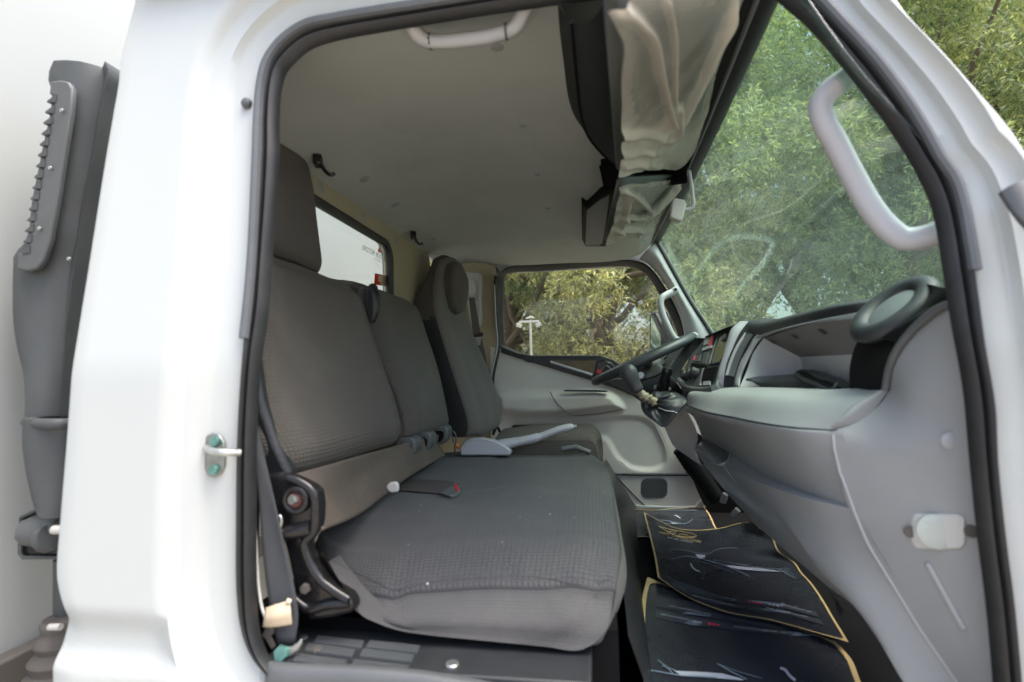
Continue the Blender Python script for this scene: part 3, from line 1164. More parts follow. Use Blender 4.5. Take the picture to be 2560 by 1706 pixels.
# speaker grille
sg_ = rrect(1636, 1221, 66, 50, 16, 6)
spk = obj('speaker_grille', slab(PL(sg_, y=YF+.006), (0, .008, 0)), M['slate'], dd, bevel=.002, label='perforated speaker grille low on the door')
holes = []
for j in range(17):
    for i in range(22):
        px, py = 1605+i*2.95+(1.5 if j % 2 else 0), 1198+j*2.9
        if sdpoly(px, py, sg_) > 2.2:
            q = [(px-.95, py), (px, py-.95), (px+.95, py), (px, py+.95)]
            holes.append((PL(q, y=YF+.0045), [[0, 1, 2, 3]]))
obj('grille_holes', join(*holes), M['black'], spk, smooth=False)
# sill below the door
obj('door_sill', slab(PL([(1590, 1264), (1700, 1268), (1738, 1266), (1750, 1254), (1757, 1244), (1759, 1268), (1740, 1275), (1590, 1273)], y=YF+.0), (0, .06, 0)), M['paint'], truck, bevel=.003, label='white painted door sill seen past the floor mats')
obj('door_sill_tread', abox(P(1590, 1270, y=YF).x-.2, P(1760, 1270, y=YF).x+.4, YF+.01, YF+.25, -.9, P(1660, 1272, y=YF).z-.002), M['dark'], truck)

# window opening: frame, pane
gi = [(1257, 700), (1260, 688), (1277, 681), (1350, 677), (1455, 669), (1551, 664), (1580, 666), (1605, 676), (1621, 690), (1646, 728), (1672, 779), (1691, 823), (1704, 871), (1706, 905), (1640, 930), (1575, 925), (1540, 905), (1510, 897), (1460, 894), (1328, 895), (1300, 880), (1262, 862), (1258, 840)]
fo = [(1238, 712), (1243, 690), (1264, 669), (1328, 661), (1455, 653), (1551, 649), (1585, 650), (1610, 657), (1634, 676), (1660, 712), (1691, 766), (1707, 807), (1713, 849), (1716, 905), (1660, 960), (1590, 975), (1540, 925), (1510, 910), (1460, 906), (1322, 906), (1295, 892), (1252, 874), (1246, 840)]
gi3 = smooth_index(PL(gi+[gi[0]], y=YF+.015), 4)[:-1]
fo3 = smooth_index(PL(fo+[fo[0]], y=YF-.004), 4)[:-1]
rowsF = [fo3, [a.lerp(b, .06)+Vector((0, -.010, 0)) for a, b in zip(fo3, gi3)], [a.lerp(b, .35)+Vector((0, -.012, 0)) for a, b in zip(fo3, gi3)],
         [a.lerp(b, .45)+Vector((0, .002, 0)) for a, b in zip(fo3, gi3)], [a.lerp(b, .95)+Vector((0, .004, 0)) for a, b in zip(fo3, gi3)], [g+Vector((0, .03, 0)) for g in gi3]]
wf = obj('window_frame', grid(rowsF, cu=True), M['rubber'], dd, angle=60, label='black rubber frame of the driver window')
obj('frame_bead', tube([a.lerp(b, .1)+Vector((0, -.011, 0)) for a, b in zip(fo3, gi3)][:64], .0018, n=6), M['metal'], wf)
pn = obj('window_pane', slab([g+Vector((0, .022, 0)) for g in gi3], (0, .004, 0)), M['pane'], dd, smooth=False, label='driver window glass reflecting the daylight')
# waist trim, quarter glass, handle bezel
obj('waist_trim', slab(PL([(1251, 866), (1290, 882), (1328, 890), (1500, 890), (1532, 899), (1556, 916), (1580, 950), (1600, 985), (1585, 988), (1481, 952), (1375, 920), (1252, 882)], y=YF-.012), (0, .02, 0)), M['dark'], dd, bevel=.003, label='dark trim along the window sill')
q = [(1377, 905), (1380, 902), (1490, 902), (1486, 936), (1460, 930)]
qg = obj('quarter_glass', slab(PL(q, y=YF-.0145), (0, .0015, 0)), mat('gloss_trim', (.16, .12, .08), rough=.05, var=.3, vscale=14), dd, smooth=False, label='small triangular glossy panel below the window')
obj('trim_bar', tube(PL([(1376, 905), (1420, 919), (1481, 938)], y=YF-.02), .006, n=8), M['silver'], qg)
obj('waist_bead', tube(PL([(1254, 868), (1292, 884), (1328, 891), (1498, 891)], y=YF-.016), .004, n=8), M['slate'], dd)
hb = obj('door_handle', slab(PL([(1494, 905), (1510, 900), (1530, 908), (1546, 925), (1552, 945), (1530, 945), (1484, 952), (1486, 930)], y=YF-.02), (0, .02, 0)), M['gloss'], dd, bevel=.004, label='black inner door handle with red lock tab')
obj('handle_ring', tube(catmull(PL([(1500, 945), (1504, 925), (1515, 915), (1527, 925), (1532, 945)], y=YF-.024), 20), .004), M['slate'], hb)
obj('lock_tab', slab(PL([(1492, 925), (1502, 924), (1502.5, 933), (1492.5, 935)], y=YF-.03), (0, .01, 0)), M['red'], hb, bevel=.001)
# door rubber against the pillar
obj('door_rubber', tube(catmull(PL([(1240, 690), (1238, 712), (1243, 800), (1247, 866), (1240, 905), (1233, 940), (1231, 990)], y=YF-.012), 40), .007), M['rubber'], dd)
obj('door_rubber_bead', tube(catmull(PL([(1236, 712), (1240, 800), (1244, 866), (1236, 905), (1229, 940), (1227, 990)], y=YF-.018), 40), .003), M['silver'], dd)
# front pillar trim (light grey) with grab handle
trimL = PL([(1599, 650), (1618, 659), (1637, 676), (1669, 721), (1701, 798), (1713, 855), (1722, 905)], y=YF-.01)
trimM = PL([(1620, 622), (1640, 640), (1660, 672), (1697, 735), (1738, 815), (1750, 860), (1756, 900)], y=YF-.055)
trimR = PL([(1641, 603), (1652, 622), (1680, 674), (1724, 752), (1778, 834), (1790, 860), (1800, 895)], y=YF-.035)
pil = obj('front_pillar_trim', loft(trimL, trimM, trimR, n=30, m=8), M['lgrey'], truck, label='light grey trim on the far windscreen pillar')
obj('trim_edge', tube(catmull(PL([(1599, 650), (1608, 638), (1622, 622), (1641, 603)], y=YF-.05), 12), .0022, n=6), M['dark'], pil)


def strap(pts, r=.011, f=1.0, mats=M['lgrey'], par=None, lab=None):
    o = obj('grab_handle', tube(catmull(pts, 46), r, n=12), mats, par or truck, label=lab)
    return o


g1 = strap(PL([(1688, 726, 1.62), (1668, 736, 1.60), (1655, 745, 1.585), (1651, 760, 1.58), (1655, 780, 1.58), (1668, 812, 1.58), (1682, 840, 1.585), (1692, 850, 1.59), (1712, 848, 1.60), (1735, 843, 1.62)]), .0135, lab='grey grab handle on the driver side pillar')
for pts in ([(1652, 738), (1690, 714), (1698, 722), (1697, 732), (1662, 750)], [(1690, 858), (1735, 829), (1748, 836), (1744, 848), (1700, 864)]):
    obj('handle_foot', slab(PL(pts, y=1.60), (0, .03, 0)), M['lgrey'], g1, bevel=.006)
for a, b in ((1689, 724), (1738, 842)):
    obj('handle_screw', disc(P(a, b, y=1.598), (0, -1, 0), .006, .003), M['gloss'], g1)

# wing mirror outside the driver's window
ym = 2.02
mh = obj('wing_mirror', slab(PL([(1625, 784), (1632, 778), (1660, 772), (1672, 778), (1678, 800), (1678, 930), (1668, 945), (1622, 945)], y=ym), (.02, .11, 0)), M['dark'], truck, bevel=.01, label='driver wing mirror outside the window')
obj('mirror_face', slab(PL([(1628, 788), (1648, 780), (1654, 786), (1650, 890), (1648, 935), (1624, 935)], y=ym-.004), (0, .003, 0)), M['mirror'], mh, smooth=False)
obj('mirror_stay', tube(PL([(1666, 893, 1.95), (1700, 893, 1.85)]), .010), M['slate'], mh)
obj('mirror_stay', tube(PL([(1678, 760, 1.98), (1680, 830, 1.98), (1678, 960, 1.98)]), .009), M['dark'], mh)
# far outer body so the door has an outside
obj('door_skin', slab([Vector((-.35, YF+.12, -.02)), Vector((.42, YF+.12, -.02)), Vector((.5, YF+.12, -.7)), Vector((-.35, YF+.12, -.7))], (0, .01, 0)), M['paint'], dd)
# ------------------------------------------------------------------ seats
ps = bpy.data.objects.new('passenger_seat', None); C.objects.link(ps); ps.parent = truck; ps.location = -wloc(truck)
ps['label'] = 'wide two place passenger seat in dusty dark grey cloth'
# passenger backrest
b0 = PL([(729, 1186, .13), (760, 1181, .17), (820, 1165, .26), (930, 1127, .47), (995, 1107, .62), (1021, 1094, .675)])
b1 = PL([(606, 585, .19), (646, 600, .20), (680, 619, .24), (760, 650, .38), (821, 677, .475), (868, 702, .56), (893, 728, .60)])
bn = PL([(729, 1186, .13), (700, 1120, .125), (655, 1060, .12), (615, 985, .12), (595, 900, .125), (590, 750, .15), (606, 585, .19)])
bf = PL([(1021, 1094, .675), (1012, 1045, .675), (995, 985, .672), (965, 905, .665), (938, 830, .65), (915, 765, .625), (893, 728, .60)])


def bolster(u, v, p):
    e = min(u, 1-u)
    return .012*math.exp(-((e-.13)/.07)**2)-.010*math.exp(-((v-.93)/.03)**2)


bk = Vector((-1, .0, .25)).normalized()
obj('backrest', pad(b0, b1, bn, bf, (1, -.2, .2), edge=.045, depth=.10, crown=.012, back=bk, hfun=bolster), [M['fab']], ps, label='wide passenger backrest with a pale dust smear')
# headrest section
h0 = PL([(580, 575, .17), (620, 588, .18), (646, 597, .19), (680, 619, .24), (760, 651, .38), (822, 680, .48)])
h1 = PL([(560, 288, .19), (600, 292, .20), (640, 300, .26), (693, 325, .335), (745, 362, .405), (778, 402, .455)])
hn = PL([(580, 575, .17), (566, 500, .18), (556, 400, .19), (560, 288, .19)])
hf = PL([(822, 680, .48), (815, 640, .485), (803, 560, .485), (794, 480, .475), (778, 402, .455)])
obj('headrest', pad(h0, h1, hn, hf, (1, -.2, .1), edge=.035, depth=.09, crown=.02, back=bk), [M['fabp']], ps, label='tall plain cloth headrest')
# side of backrest behind the belt: black shell
obj('backrest_shell', slab(PL([(652, 1000), (690, 1110), (728, 1190), (700, 1235), (660, 1225), (620, 1120), (600, 900), (605, 700)], y=.13), (0, .03, 0)), M['vinyl'], ps, bevel=.01)
# middle backrest
m0 = PL([(1030, 1095, .72), (1060, 1087, .83), (1100, 1077, .97), (1130, 1066, 1.09)])
m1 = PL([(918, 716, .70), (930, 712, .73), (983, 729, .87), (1030, 750, 1.0), (1046, 764, 1.04)])
mn = PL([(1030, 1095, .72), (1021, 1038, .72), (995, 959, .715), (957, 882, .71), (929, 806, .705), (914, 750, .70), (918, 716, .70)])
mf = PL([(1130, 1066, 1.09), (1124, 1030, 1.085), (1097, 910, 1.08), (1072, 834, 1.07), (1060, 795, 1.06), (1046, 764, 1.04)])
ms = bpy.data.objects.new('middle_seat', None); C.objects.link(ms); ms.parent = truck; ms.location = -wloc(truck)
ms['label'] = 'narrow middle backrest, folding, in grey cloth'
obj('backrest', pad(m0, m1, mn, mf, (1, -.2, .2), edge=.03, depth=.10, crown=.008, back=bk, hfun=lambda u, v, p: .006*math.exp(-((u-.14)/.05)**2)), [M['fab'], M['vinyl']], ms)
obj('corner_patch', loft(PL([(914, 722, .695), (917, 760, .695), (926, 800, .697), (930, 806, .70)]), PL([(928, 711, .705), (938, 735, .70), (941, 775, .70), (932, 804, .70)]), PL([(940, 716, .735), (946, 745, .725), (945, 780, .715), (934, 806, .71)]), n=16, m=5), M['vinyl'], ms, solid=.004, label='black vinyl corner of the middle backrest')
# latch brackets under the middle backrest
for (a, b, y), s in (((1022, 1118, .74), 1.05), ((1062, 1102, .86), 1.0), ((1103, 1085, 1.0), 1.0)):
    c = P(a, b, y=y)
    e = .030*s
    pr = [(-.9, -.9), (-.9, .5), (-.5, .95), (.6, .95), (.95, .6), (.95, -.2), (.4, -1)]
    obj('hinge_bracket', slab([c+Vector((q*e, -.03, w*e)) for q, w in pr], (0, .062, 0)), M['slate'], ms, bevel=.005)
    obj('hinge_void', slab([c+Vector((q*e*.6, -.0315, w*e*.6-.004)) for q, w in pr], (0, .004, 0)), M['black'], ms)
# loose cables and orange wire beside the latches
obj('seat_cable', tube(catmull(PL([(1121, 1076, 1.12), (1136, 1082, 1.12), (1140, 1100, 1.12), (1137, 1120, 1.12), (1138, 1135, 1.12)]), 20), .003), M['pump'], ms)
obj('seat_cable', tube(catmull(PL([(1122, 1084, 1.11), (1132, 1095, 1.11), (1134, 1108, 1.11)]), 20), .003), M['slate'], ms)
obj('orange_plug', tube(PL([(1138, 1112, 1.13), (1150, 1121, 1.13)]), [.008, .006]), M['orange'], ms)
# folded cloth skirt between backs and cushion
obj('seat_skirt', loft(PL([(735, 1190, .14), (860, 1150, .36), (1000, 1112, .66), (1100, 1085, 1.0)], ), PL([(770, 1255, .12), (870, 1215, .37), (1010, 1140, .66), (1090, 1112, .95)]), PL([(800, 1330, .10), (900, 1285, .36), (1010, 1200, .62), (1110, 1140, .95)]), n=40, m=10), M['cloth'], ps, solid=.006, label='loose brown grey cloth behind the seat cushion')

# cushion: one pad for passenger and middle place
ztop = -.292
zc = lambda y: -.315+.03*sstep(.12, .5, y)
q0 = [P(791, 1352, z=-.318), P(816, 1395, z=-.325), P(880, 1428, z=-.33), P(947, 1455, z=-.335), P(1050, 1452, z=-.332), P(1266, 1440, z=-.322), P(1400, 1446, z=-.322), P(1480, 1456, z=-.325), P(1538, 1440, z=-.326)]
q1 = [P(1001, 1196, z=-.288), P(1052, 1152, z=-.285), P(1100, 1135, z=-.285), P(1185, 1128, z=-.285), P(1300, 1124, z=-.285), P(1433, 1124, z=-.285), P(1492, 1140, z=-.288)]
qn = [q0[0], P(803, 1315, z=-.312), P(870, 1275, z=-.305), P(945, 1235, z=-.295), q1[0]]
qf = [q0[-1], P(1548, 1370, z=-.315), P(1545, 1333, z=-.308), P(1534, 1270, z=-.298), P(1529, 1205, z=-.292), P(1518, 1160, z=-.29), q1[-1]]
us, vs = clus(90), clus(90)
rowsC = coons(q0, q1, qn, qf, us, vs)
V = []
uvm, uvn = [], []
for j, r in enumerate(rowsC):
    for i, p in enumerate(r):
        u, v = us[i], vs[j]
        h = .014*math.sin(math.pi*v)*math.sin(math.pi*u)
        du, dv = min(u, 1-u)*.55, min(v, 1-v)*.95
        for d, w in ((min(u, 1-u)*.55, .03), (v*.95, .05), ((1-v)*.9, .03)):
            t = min(1, d/w)
            h -= w*.42*(1-math.sqrt(max(0, 1-(1-t)**2)))
        x, y = p.x, p.y
        # crease across the passenger place and the step to the fixed rear strip
        cr = 1-sstep(.30, .40, y)
        h -= .007*math.exp(-((x+.335)/.016)**2)*cr
        h -= .010*(1-sstep(-.42, -.33, x))*cr
        # raised flap behind the middle place
        h += .006*(1-sstep(-.35, -.33, x))*sstep(.385, .395, y)
        # bolster ridge along the near and front edges
        h += .008*math.exp(-((du-.06)/.03)**2)*(u > .5)+.008*math.exp(-((dv-.09)/.04)**2)*(v < .5)
        h -= .004*math.exp(-((dv-.13)/.02)**2)*(v < .5)*sstep(.1, .2, u)
        h += .003*noise.noise(Vector((x*9, y*9, 0)))
        V.append(p+Vector((0, 0, h)))
        uvm.append((u*.55, v*.95))
        uvn.append((u, v))
nu = nv = 90
F = grid(rowsC)[1]
ring = [i for i in range(nu)]+[j*nu+nu-1 for j in range(1, nv)]+[(nv-1)*nu+i for i in range(nu-2, -1, -1)]+[j*nu for j in range(nv-2, 0, -1)]
# bottom outline, traced on the near side
bot_near = [(797, 1385), (840, 1460), (893, 1545), (942, 1570), (987, 1585), (1050, 1596), (1185, 1610), (1365, 1628), (1446, 1637), (1482, 1622)]
prev = ring
cen = Vector((-.2, .5, 0))
botc = catmull([P(a, b, y=.085) for a, b in bot_near], nu)
MI = [0]*len(F)
kk = 7
for s in range(1, kk+1):
    t = s/kk
    cur = []
    for n_, r_ in enumerate(ring):
        p = V[r_]
        if n_ < nu:
            tgt = botc[n_]
            q = p.lerp(Vector((tgt.x, tgt.y+.012, tgt.z)), t)
            q.y -= .020*math.sin(math.pi*min(1, t*1.1))*1.0
            q.y += .012*math.exp(-((t-.12)/.07)**2)
        else:
            dz = -.105
            q = p+Vector((0, 0, dz*t))
            w_ = math.sin(math.pi*t)
            dirv = (Vector((p.x, p.y, 0))-cen).normalized()
            q += dirv*.016*w_
            # blend at the front near corner
            bl = max(0, 1-(p.y-V[ring[nu-1]].y)/.16) if p.x > -.2 else 0
            if bl:
                tgt = botc[-1]
                q = q.lerp(p.lerp(Vector((tgt.x, tgt.y+.012, tgt.z)), t)+Vector((0.006*w_, -.02*w_, 0)), bl)
            bl = max(0, 1-(p.y-V[ring[0]].y)/.08) if p.x <= -.2 else 0
            if bl:
                tgt = botc[0]
                q = q.lerp(p.lerp(Vector((tgt.x, tgt.y+.012, tgt.z)), t)+Vector((0, -.02*w_, 0)), bl)
        cur.append(len(V))
        V.append(q)
        uvm.append((uvm[r_][0]+uvm[r_][1], -.1*t))
        uvn.append((.06*t+.06, .08))
    n = len(ring)
    for i in range(n):
        F.append([prev[i], prev[(i+1) % n], cur[(i+1) % n], cur[i]])
        MI.append(1)
    prev = cur
F.append(prev[::-1]); MI.append(1)
cu = obj('cushion', (V, F, {'uvm': uvm, 'uvn': uvn}, MI), [M['fab2'], fabric('seat_fabric_skirt', (.088, .086, .086), waffle=.25)], ps, angle=60, label='wide two place seat cushion with waffle cloth edge')
CB = BVHTree.FromPolygons([tuple(p) for p in V], F)


def onto(px, py, tree, off=.001):
    d = ray(px, py)
    h = tree.ray_cast(EYE, d)
    if h[0] is None:
        return None
    n = h[1]
    if n.dot(d) > 0:
        n = -n
    return h[0]+n*off


def seamline(pts, tree, r, mt, par, name='seam', n=40, off=.0005):
    pp = []
    flat = catmull([Vector((a, b, 0)) for a, b in pts], n)
    for q in flat:
        h = onto(q.x, q.y, tree, off)
        if h is not None:
            pp.append(h)
    if len(pp) > 3:
        return obj(name, tube(pp, r, n=6), mt, par)


seamline([(947, 1460), (985, 1477), (1020, 1470), (1095, 1452), (1180, 1446), (1266, 1441), (1365, 1446), (1440, 1462), (1500, 1458), (1540, 1440)], CB, .0011, M['dark'], ps, off=-.0004)
seamline([(800, 1385), (830, 1402), (880, 1428), (930, 1452), (960, 1466)], CB, .0009, M['dark'], ps, off=-.0004)
seamline([(1166, 1233), (1185, 1229), (1230, 1223), (1275, 1216)], CB, .0012, M['slate'], ps, n=14, off=.0)
# crumbs
cr = []
for k in range(46):
    a, b = random.uniform(1010, 1520), random.uniform(1135, 1420)
    h = onto(a, b, CB, .0006)
    if h is not None:
        s = random.choice((.0004, .0005, .0008))
        cr.append(([h+Vector((random.uniform(-s, s)*2.5, random.uniform(-s, s)*2.5, 0)) for _ in range(5)]+[h+Vector((0, 0, s))], [[0, 1, 5], [1, 2, 5], [2, 3, 5], [3, 4, 5], [4, 0, 5]]))
h = onto(1375, 1287, CB, .0005)
cr.append(disc(h, (0, 0, 1), .0018, .0012, seg=8))
h = onto(1069, 1461, CB, .0005)
cr.append(disc(h, (0, -.5, 1), .002, .0015, seg=8))
crumbs = obj('crumbs', join(*cr), M['cream'], ps)
crumbs['kind'] = 'stuff'
# flap side wall, buckle with red button and white clip
fl_ = [(1000, 1203), (1040, 1202), (1110, 1205), (1145, 1213), (1152, 1224), (1145, 1236), (1120, 1240), (1070, 1236), (996, 1230)]
obj('flap_edge', slab([onto(a, b, CB, .004) for a, b in fl_], (0, .012, -.004)), mat('flap_cloth', (.085, .075, .075), rough=.9, spec=.2, bump=.5, bscale=500), ps, bevel=.003)
bc = [(1100, 1242), (1118, 1230), (1136, 1222), (1148, 1224), (1150, 1238), (1138, 1247), (1122, 1250)]
bu = obj('belt_buckle', slab([onto(a, b, CB, .010) for a, b in bc], (0, .01, -.012)), M['slate'], ps, bevel=.003, label='belt buckle with red release button in the cushion')
obj('release_button', slab([onto(a, b, CB, .0115) for a, b in ((1136, 1222), (1141, 1221), (1146, 1238), (1141, 1240))], (0, .003, -.004)), M['red'], bu)
obj('white_clip', slab([P(a, b, y=.44) for a, b in ((965, 1214), (974, 1207), (988, 1205), (995, 1212), (995, 1231), (977, 1234), (966, 1226))], (0, .012, -.0)), M['cream'], ps, bevel=.004)
# seat base
obj('seat_base', loft([Vector((.035, .14, -.40)), Vector((.04, .9, -.39)), Vector((.03, 1.75, -.38))], [Vector((.065, .15, -.5)), Vector((.08, .9, -.5)), Vector((.10, 1.75, -.5))], [Vector((.085, .16, -.62)), Vector((.115, .9, -.62)), Vector((.175, 1.75, -.62))], n=24, m=4), M['vinyl'], truck, label='dark moulded engine cover under the seats')
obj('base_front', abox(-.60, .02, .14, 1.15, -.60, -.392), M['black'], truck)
# seat hinge casting on the near side
hp = [(640, 1190), (673, 1186), (724, 1193), (750, 1204), (775, 1218), (791, 1231), (795, 1270), (793, 1308), (788, 1333), (766, 1359), (768, 1380), (779, 1403), (804, 1445), (838, 1474), (871, 1493), (884, 1515), (881, 1534), (823, 1547), (772, 1553), (752, 1527), (737, 1499), (734, 1467), (720, 1400), (705, 1339), (689, 1285), (660, 1240)]
yh = .085
hg = obj('seat_hinge', slab([P(a, b, y=yh) for a, b in hp], (0, .03, 0)), M['gloss'], ps, bevel=.006, seg=3, label='glossy black seat hinge casting with bolts')
obj('hinge_ridge', tube(catmull([P(a, b, y=yh-.004) for a, b in ((722, 1195), (752, 1206), (783, 1232), (789, 1290), (784, 1330), (762, 1358), (772, 1400), (798, 1446), (834, 1476), (872, 1500))], 60), .008, n=10), M['gloss'], ps)
obj('hinge_ridge', tube(catmull([P(a, b, y=yh-.003) for a, b in ((737, 1499), (772, 1522), (820, 1512), (872, 1508))], 30), .008, n=10), M['gloss'], ps)
obj('hinge_ridge', tube(catmull([P(a, b, y=yh-.004) for a, b in ((712, 1333), (745, 1328), (780, 1320))], 20), .012, n=10), M['gloss'], ps)
obj('hinge_cup', tube([P(739+27*math.cos(k*math.pi/10), 1250+29*math.sin(k*math.pi/10), y=yh-.006) for k in range(20)], .0055, closed=True), M['gloss'], ps)
obj('hinge_washer', disc(P(739, 1250, y=yh-.002), (0, -1, 0), .0125, .005), mat('rusty_washer', (.16, .05, .045), rough=.6, var=.3, vscale=40), ps)
obj('hinge_bolt', disc(P(738, 1249, y=yh-.006), (-.2, -1, .1), .0085, .009, seg=6), M['metal'], ps)
obj('hinge_bolt', disc(P(766, 1470, y=yh-.002), (0, -1, 0), .0085, .007, seg=6), M['pump'], ps)
obj('tension_spring', tube(catmull([P(a, b, y=.07) for a, b in ((689, 1296), (700, 1290), (704, 1305), (700, 1322), (704, 1330))], 16), .0022), M['metal'], ps)

# passenger seat belt hanging down to its anchor
sb = bpy.data.objects.new('passenger_seat_belt', None); C.objects.link(sb); sb.parent = truck; sb.location = -wloc(truck)
sb['label'] = 'dark grey passenger seat belt webbing with a tan label'
wl = catmull(PL([(600, 930, .075), (622, 1060, .07), (643, 1212, .062), (658, 1400, .058), (673, 1512, .055), (692, 1610, .055)]), 30)
wr_ = catmull(PL([(622, 940, .085), (645, 1060, .08), (675, 1200, .07), (712, 1370, .066), (733, 1460, .062), (745, 1545, .058), (736, 1614, .056)]), 30)
rowsB = []
for k, (a, b) in enumerate(zip(wl, wr_)):
    rowsB.append([a.lerp(b, t)+Vector((0, -.004*math.sin(math.pi*t)*math.sin(k*.25), 0)) for t in lin(7)])
obj('webbing', grid(rowsB), M['web'], sb, solid=.002)
tg = PL([(664, 1520, .047), (690, 1511, .044), (724, 1501, .047)]), PL([(660, 1545, .040), (692, 1539, .036), (727, 1530, .042)]), PL([(656, 1569, .044), (692, 1568, .040), (730, 1562, .046)])
obj('belt_label', loft(*tg, n=12, m=6), M['tag'], sb, solid=.0012, label='tan paper label on the belt')
obj('label_fold', tube(PL([(716, 1502, .044), (727, 1506, .046)]), .004), M['tag'], sb)
an = obj('belt_anchor', slab(PL([(684, 1634), (700, 1622), (728, 1618), (744, 1606), (752, 1598), (754, 1612), (745, 1628), (726, 1642), (700, 1645)], y=.045), (0, .006, 0)), M['metal'], sb, bevel=.002, label='zinc belt anchor plate with a greenish bolt')
obj('anchor_bolt', disc(P(706, 1633, y=.045), (0, -1, .3), .012, .007, seg=6), GZ, sb)
# cream piping wire along the inner edge of the seal
obj('piping', tube(catmull(PL([(632, 1160, .05), (636, 1250, .05), (640, 1360, .05), (647, 1470, .048), (655, 1520, .046), (664, 1545, .045)]), 30), .0022), M['cream'], truck)
obj('torn_trim', slab(PL([(664, 1570, ), (684, 1578), (680, 1588), (672, 1592), (684, 1618), (680, 1625), (664, 1598), (655, 1590)], y=.05), (0, .006, 0)), M['pump'], truck)

# driver's seat
ds_ = bpy.data.objects.new('driver_seat', None); C.objects.link(ds_); ds_.parent = truck; ds_.location = -wloc(truck)
ds_['label'] = 'driver seat in grey cloth with black vinyl side'
d0 = PL([(1183, 1090, 1.20), (1205, 1092, 1.3), (1230, 1084, 1.45), (1243, 1064, 1.57)])
d1 = PL([(1118, 646, 1.28), (1128, 641, 1.32), (1142, 643, 1.38), (1153, 652, 1.43)])
dn = PL([(1183, 1090, 1.20), (1182, 1055, 1.20), (1170, 1010, 1.20), (1150, 948, 1.20), (1130, 885, 1.20), (1114, 830, 1.20), (1103, 786, 1.205), (1097, 740, 1.22), (1100, 695, 1.25), (1107, 665, 1.265), (1118, 646, 1.28)])
df = PL([(1243, 1064, 1.57), (1245, 1030, 1.58), (1242, 1000, 1.58), (1226, 950, 1.58), (1202, 893, 1.57), (1181, 845, 1.56), (1172, 800, 1.54), (1170, 760, 1.52), (1171, 720, 1.50), (1166, 683, 1.47), (1153, 652, 1.43)])
dpad = pad(d0, d1, dn, df, (1, -.3, .2), edge=.03, depth=.10, crown=.0, nv=70, back=Vector((-1, .15, .1)).normalized(), skirt_mi=1,
           hfun=lambda u, v, p: .02*math.exp(-((min(u, 1-u)-.12)/.09)**2)*(1-sstep(.5, .7, v)))
zsw = P(1103, 790, y=1.2).z
nface = 44*70
bkd = Vector((-1, .15, .1)).normalized()
zhd = P(1120, 650, y=1.3).z
for q_ in range(nface, len(dpad[0])):
    ring_i = (q_-nface) % (2*44+2*70-4)
    t_ = ((q_-nface)//(2*44+2*70-4)+1)/4
    p_ = dpad[0][q_]
    dpad[0][q_] = p_-bkd*.10*t_*.72*sstep(zsw-.03, zhd-.02, p_.z)
mi_ = [m if (m == 0 or dpad[0][f[0]].z < zsw) else 2 for f, m in zip(dpad[1], dpad[3])]
obj('backrest', (dpad[0], dpad[1], dpad[2], mi_), [M['fabd'], M['vinyl'], M['fab']], ds_, label='tall driver backrest with black vinyl flank')
e0 = PL([(1140, 768, 1.29), (1146, 781, 1.32), (1154, 785, 1.36), (1161, 779, 1.40)])
e1 = PL([(1137, 662, 1.29), (1141, 655, 1.32), (1147, 655, 1.36), (1153, 662, 1.40)])
en = PL([(1140, 768, 1.29), (1135, 735, 1.275), (1134, 695, 1.275), (1137, 662, 1.29)])
ef = PL([(1161, 779, 1.40), (1169, 745, 1.45), (1169, 700, 1.45), (1153, 662, 1.40)])
obj('headrest', pad(e0, e1, en, ef, (1, -.3, .1), edge=.018, depth=.05, crown=.022, back=Vector((-1, .15, .0)).normalized(), skirt_mi=0), [M['fabp']], ds_, label='oval padded driver headrest')
# cushion of the driver's seat
z0 = -.235
c0 = [P(1200, 1118, z=z0), P(1300, 1112, z=z0), P(1400, 1108, z=z0), P(1490, 1104, z=z0)]
obj('cushion', pad([Vector((-.42, 1.17, z0)), Vector((-.2, 1.16, z0+.02)), Vector((-.01, 1.17, z0+.02))], [Vector((-.42, 1.62, z0)), Vector((-.2, 1.62, z0+.02)), Vector((-.01, 1.60, z0+.02))],
                   [Vector((-.42, 1.17, z0)), Vector((-.42, 1.4, z0-.02)), Vector((-.42, 1.62, z0))], [Vector((-.01, 1.17, z0+.02)), Vector((.01, 1.4, z0+.015)), Vector((-.01, 1.60, z0+.02))],
                   (0, 0, 1), edge=.035, depth=.11, crown=.0, back=Vector((0, 0, -1))), [M['fab']], ds_)
obj('seat_adjuster', tube(catmull(PL([(1232, 1088, 1.6), (1242, 1068, 1.61), (1250, 1080, 1.62), (1258, 1098, 1.62)]), 16), .006), M['gloss'], ds_)
obj('seat_rail', tube(PL([(1405, 1124, 1.12), (1440, 1118, 1.12), (1475, 1132, 1.12)]), .009), M['slate'], ds_)
# parking brake between the seats
pb = bpy.data.objects.new('parking_brake', None); C.objects.link(pb); pb.parent = truck; pb.location = -wloc(truck)
pb['label'] = 'blue grey parking brake lever between the seats'
yb = 1.10
obj('brake_housing', loft(PL([(1150, 1128), (1158, 1112), (1172, 1101), (1200, 1098), (1232, 1104), (1258, 1116), (1275, 1128)], y=yb-.03), PL([(1150, 1126), (1160, 1108), (1176, 1099), (1202, 1096), (1234, 1102), (1258, 1114), (1275, 1126)], y=yb+.03), PL([(1152, 1140), (1170, 1130), (1190, 1125), (1210, 1125), (1234, 1128), (1258, 1132), (1275, 1140)], y=yb+.05), n=24, m=5), M['silver'], pb, solid=.004)
obj('brake_housing', slab(PL([(1150, 1140), (1150, 1128), (1158, 1112), (1172, 1101), (1200, 1098), (1232, 1104), (1258, 1116), (1275, 1128), (1275, 1140)], y=yb-.03), (0, .06, 0)), M['silver'], pb, bevel=.006)
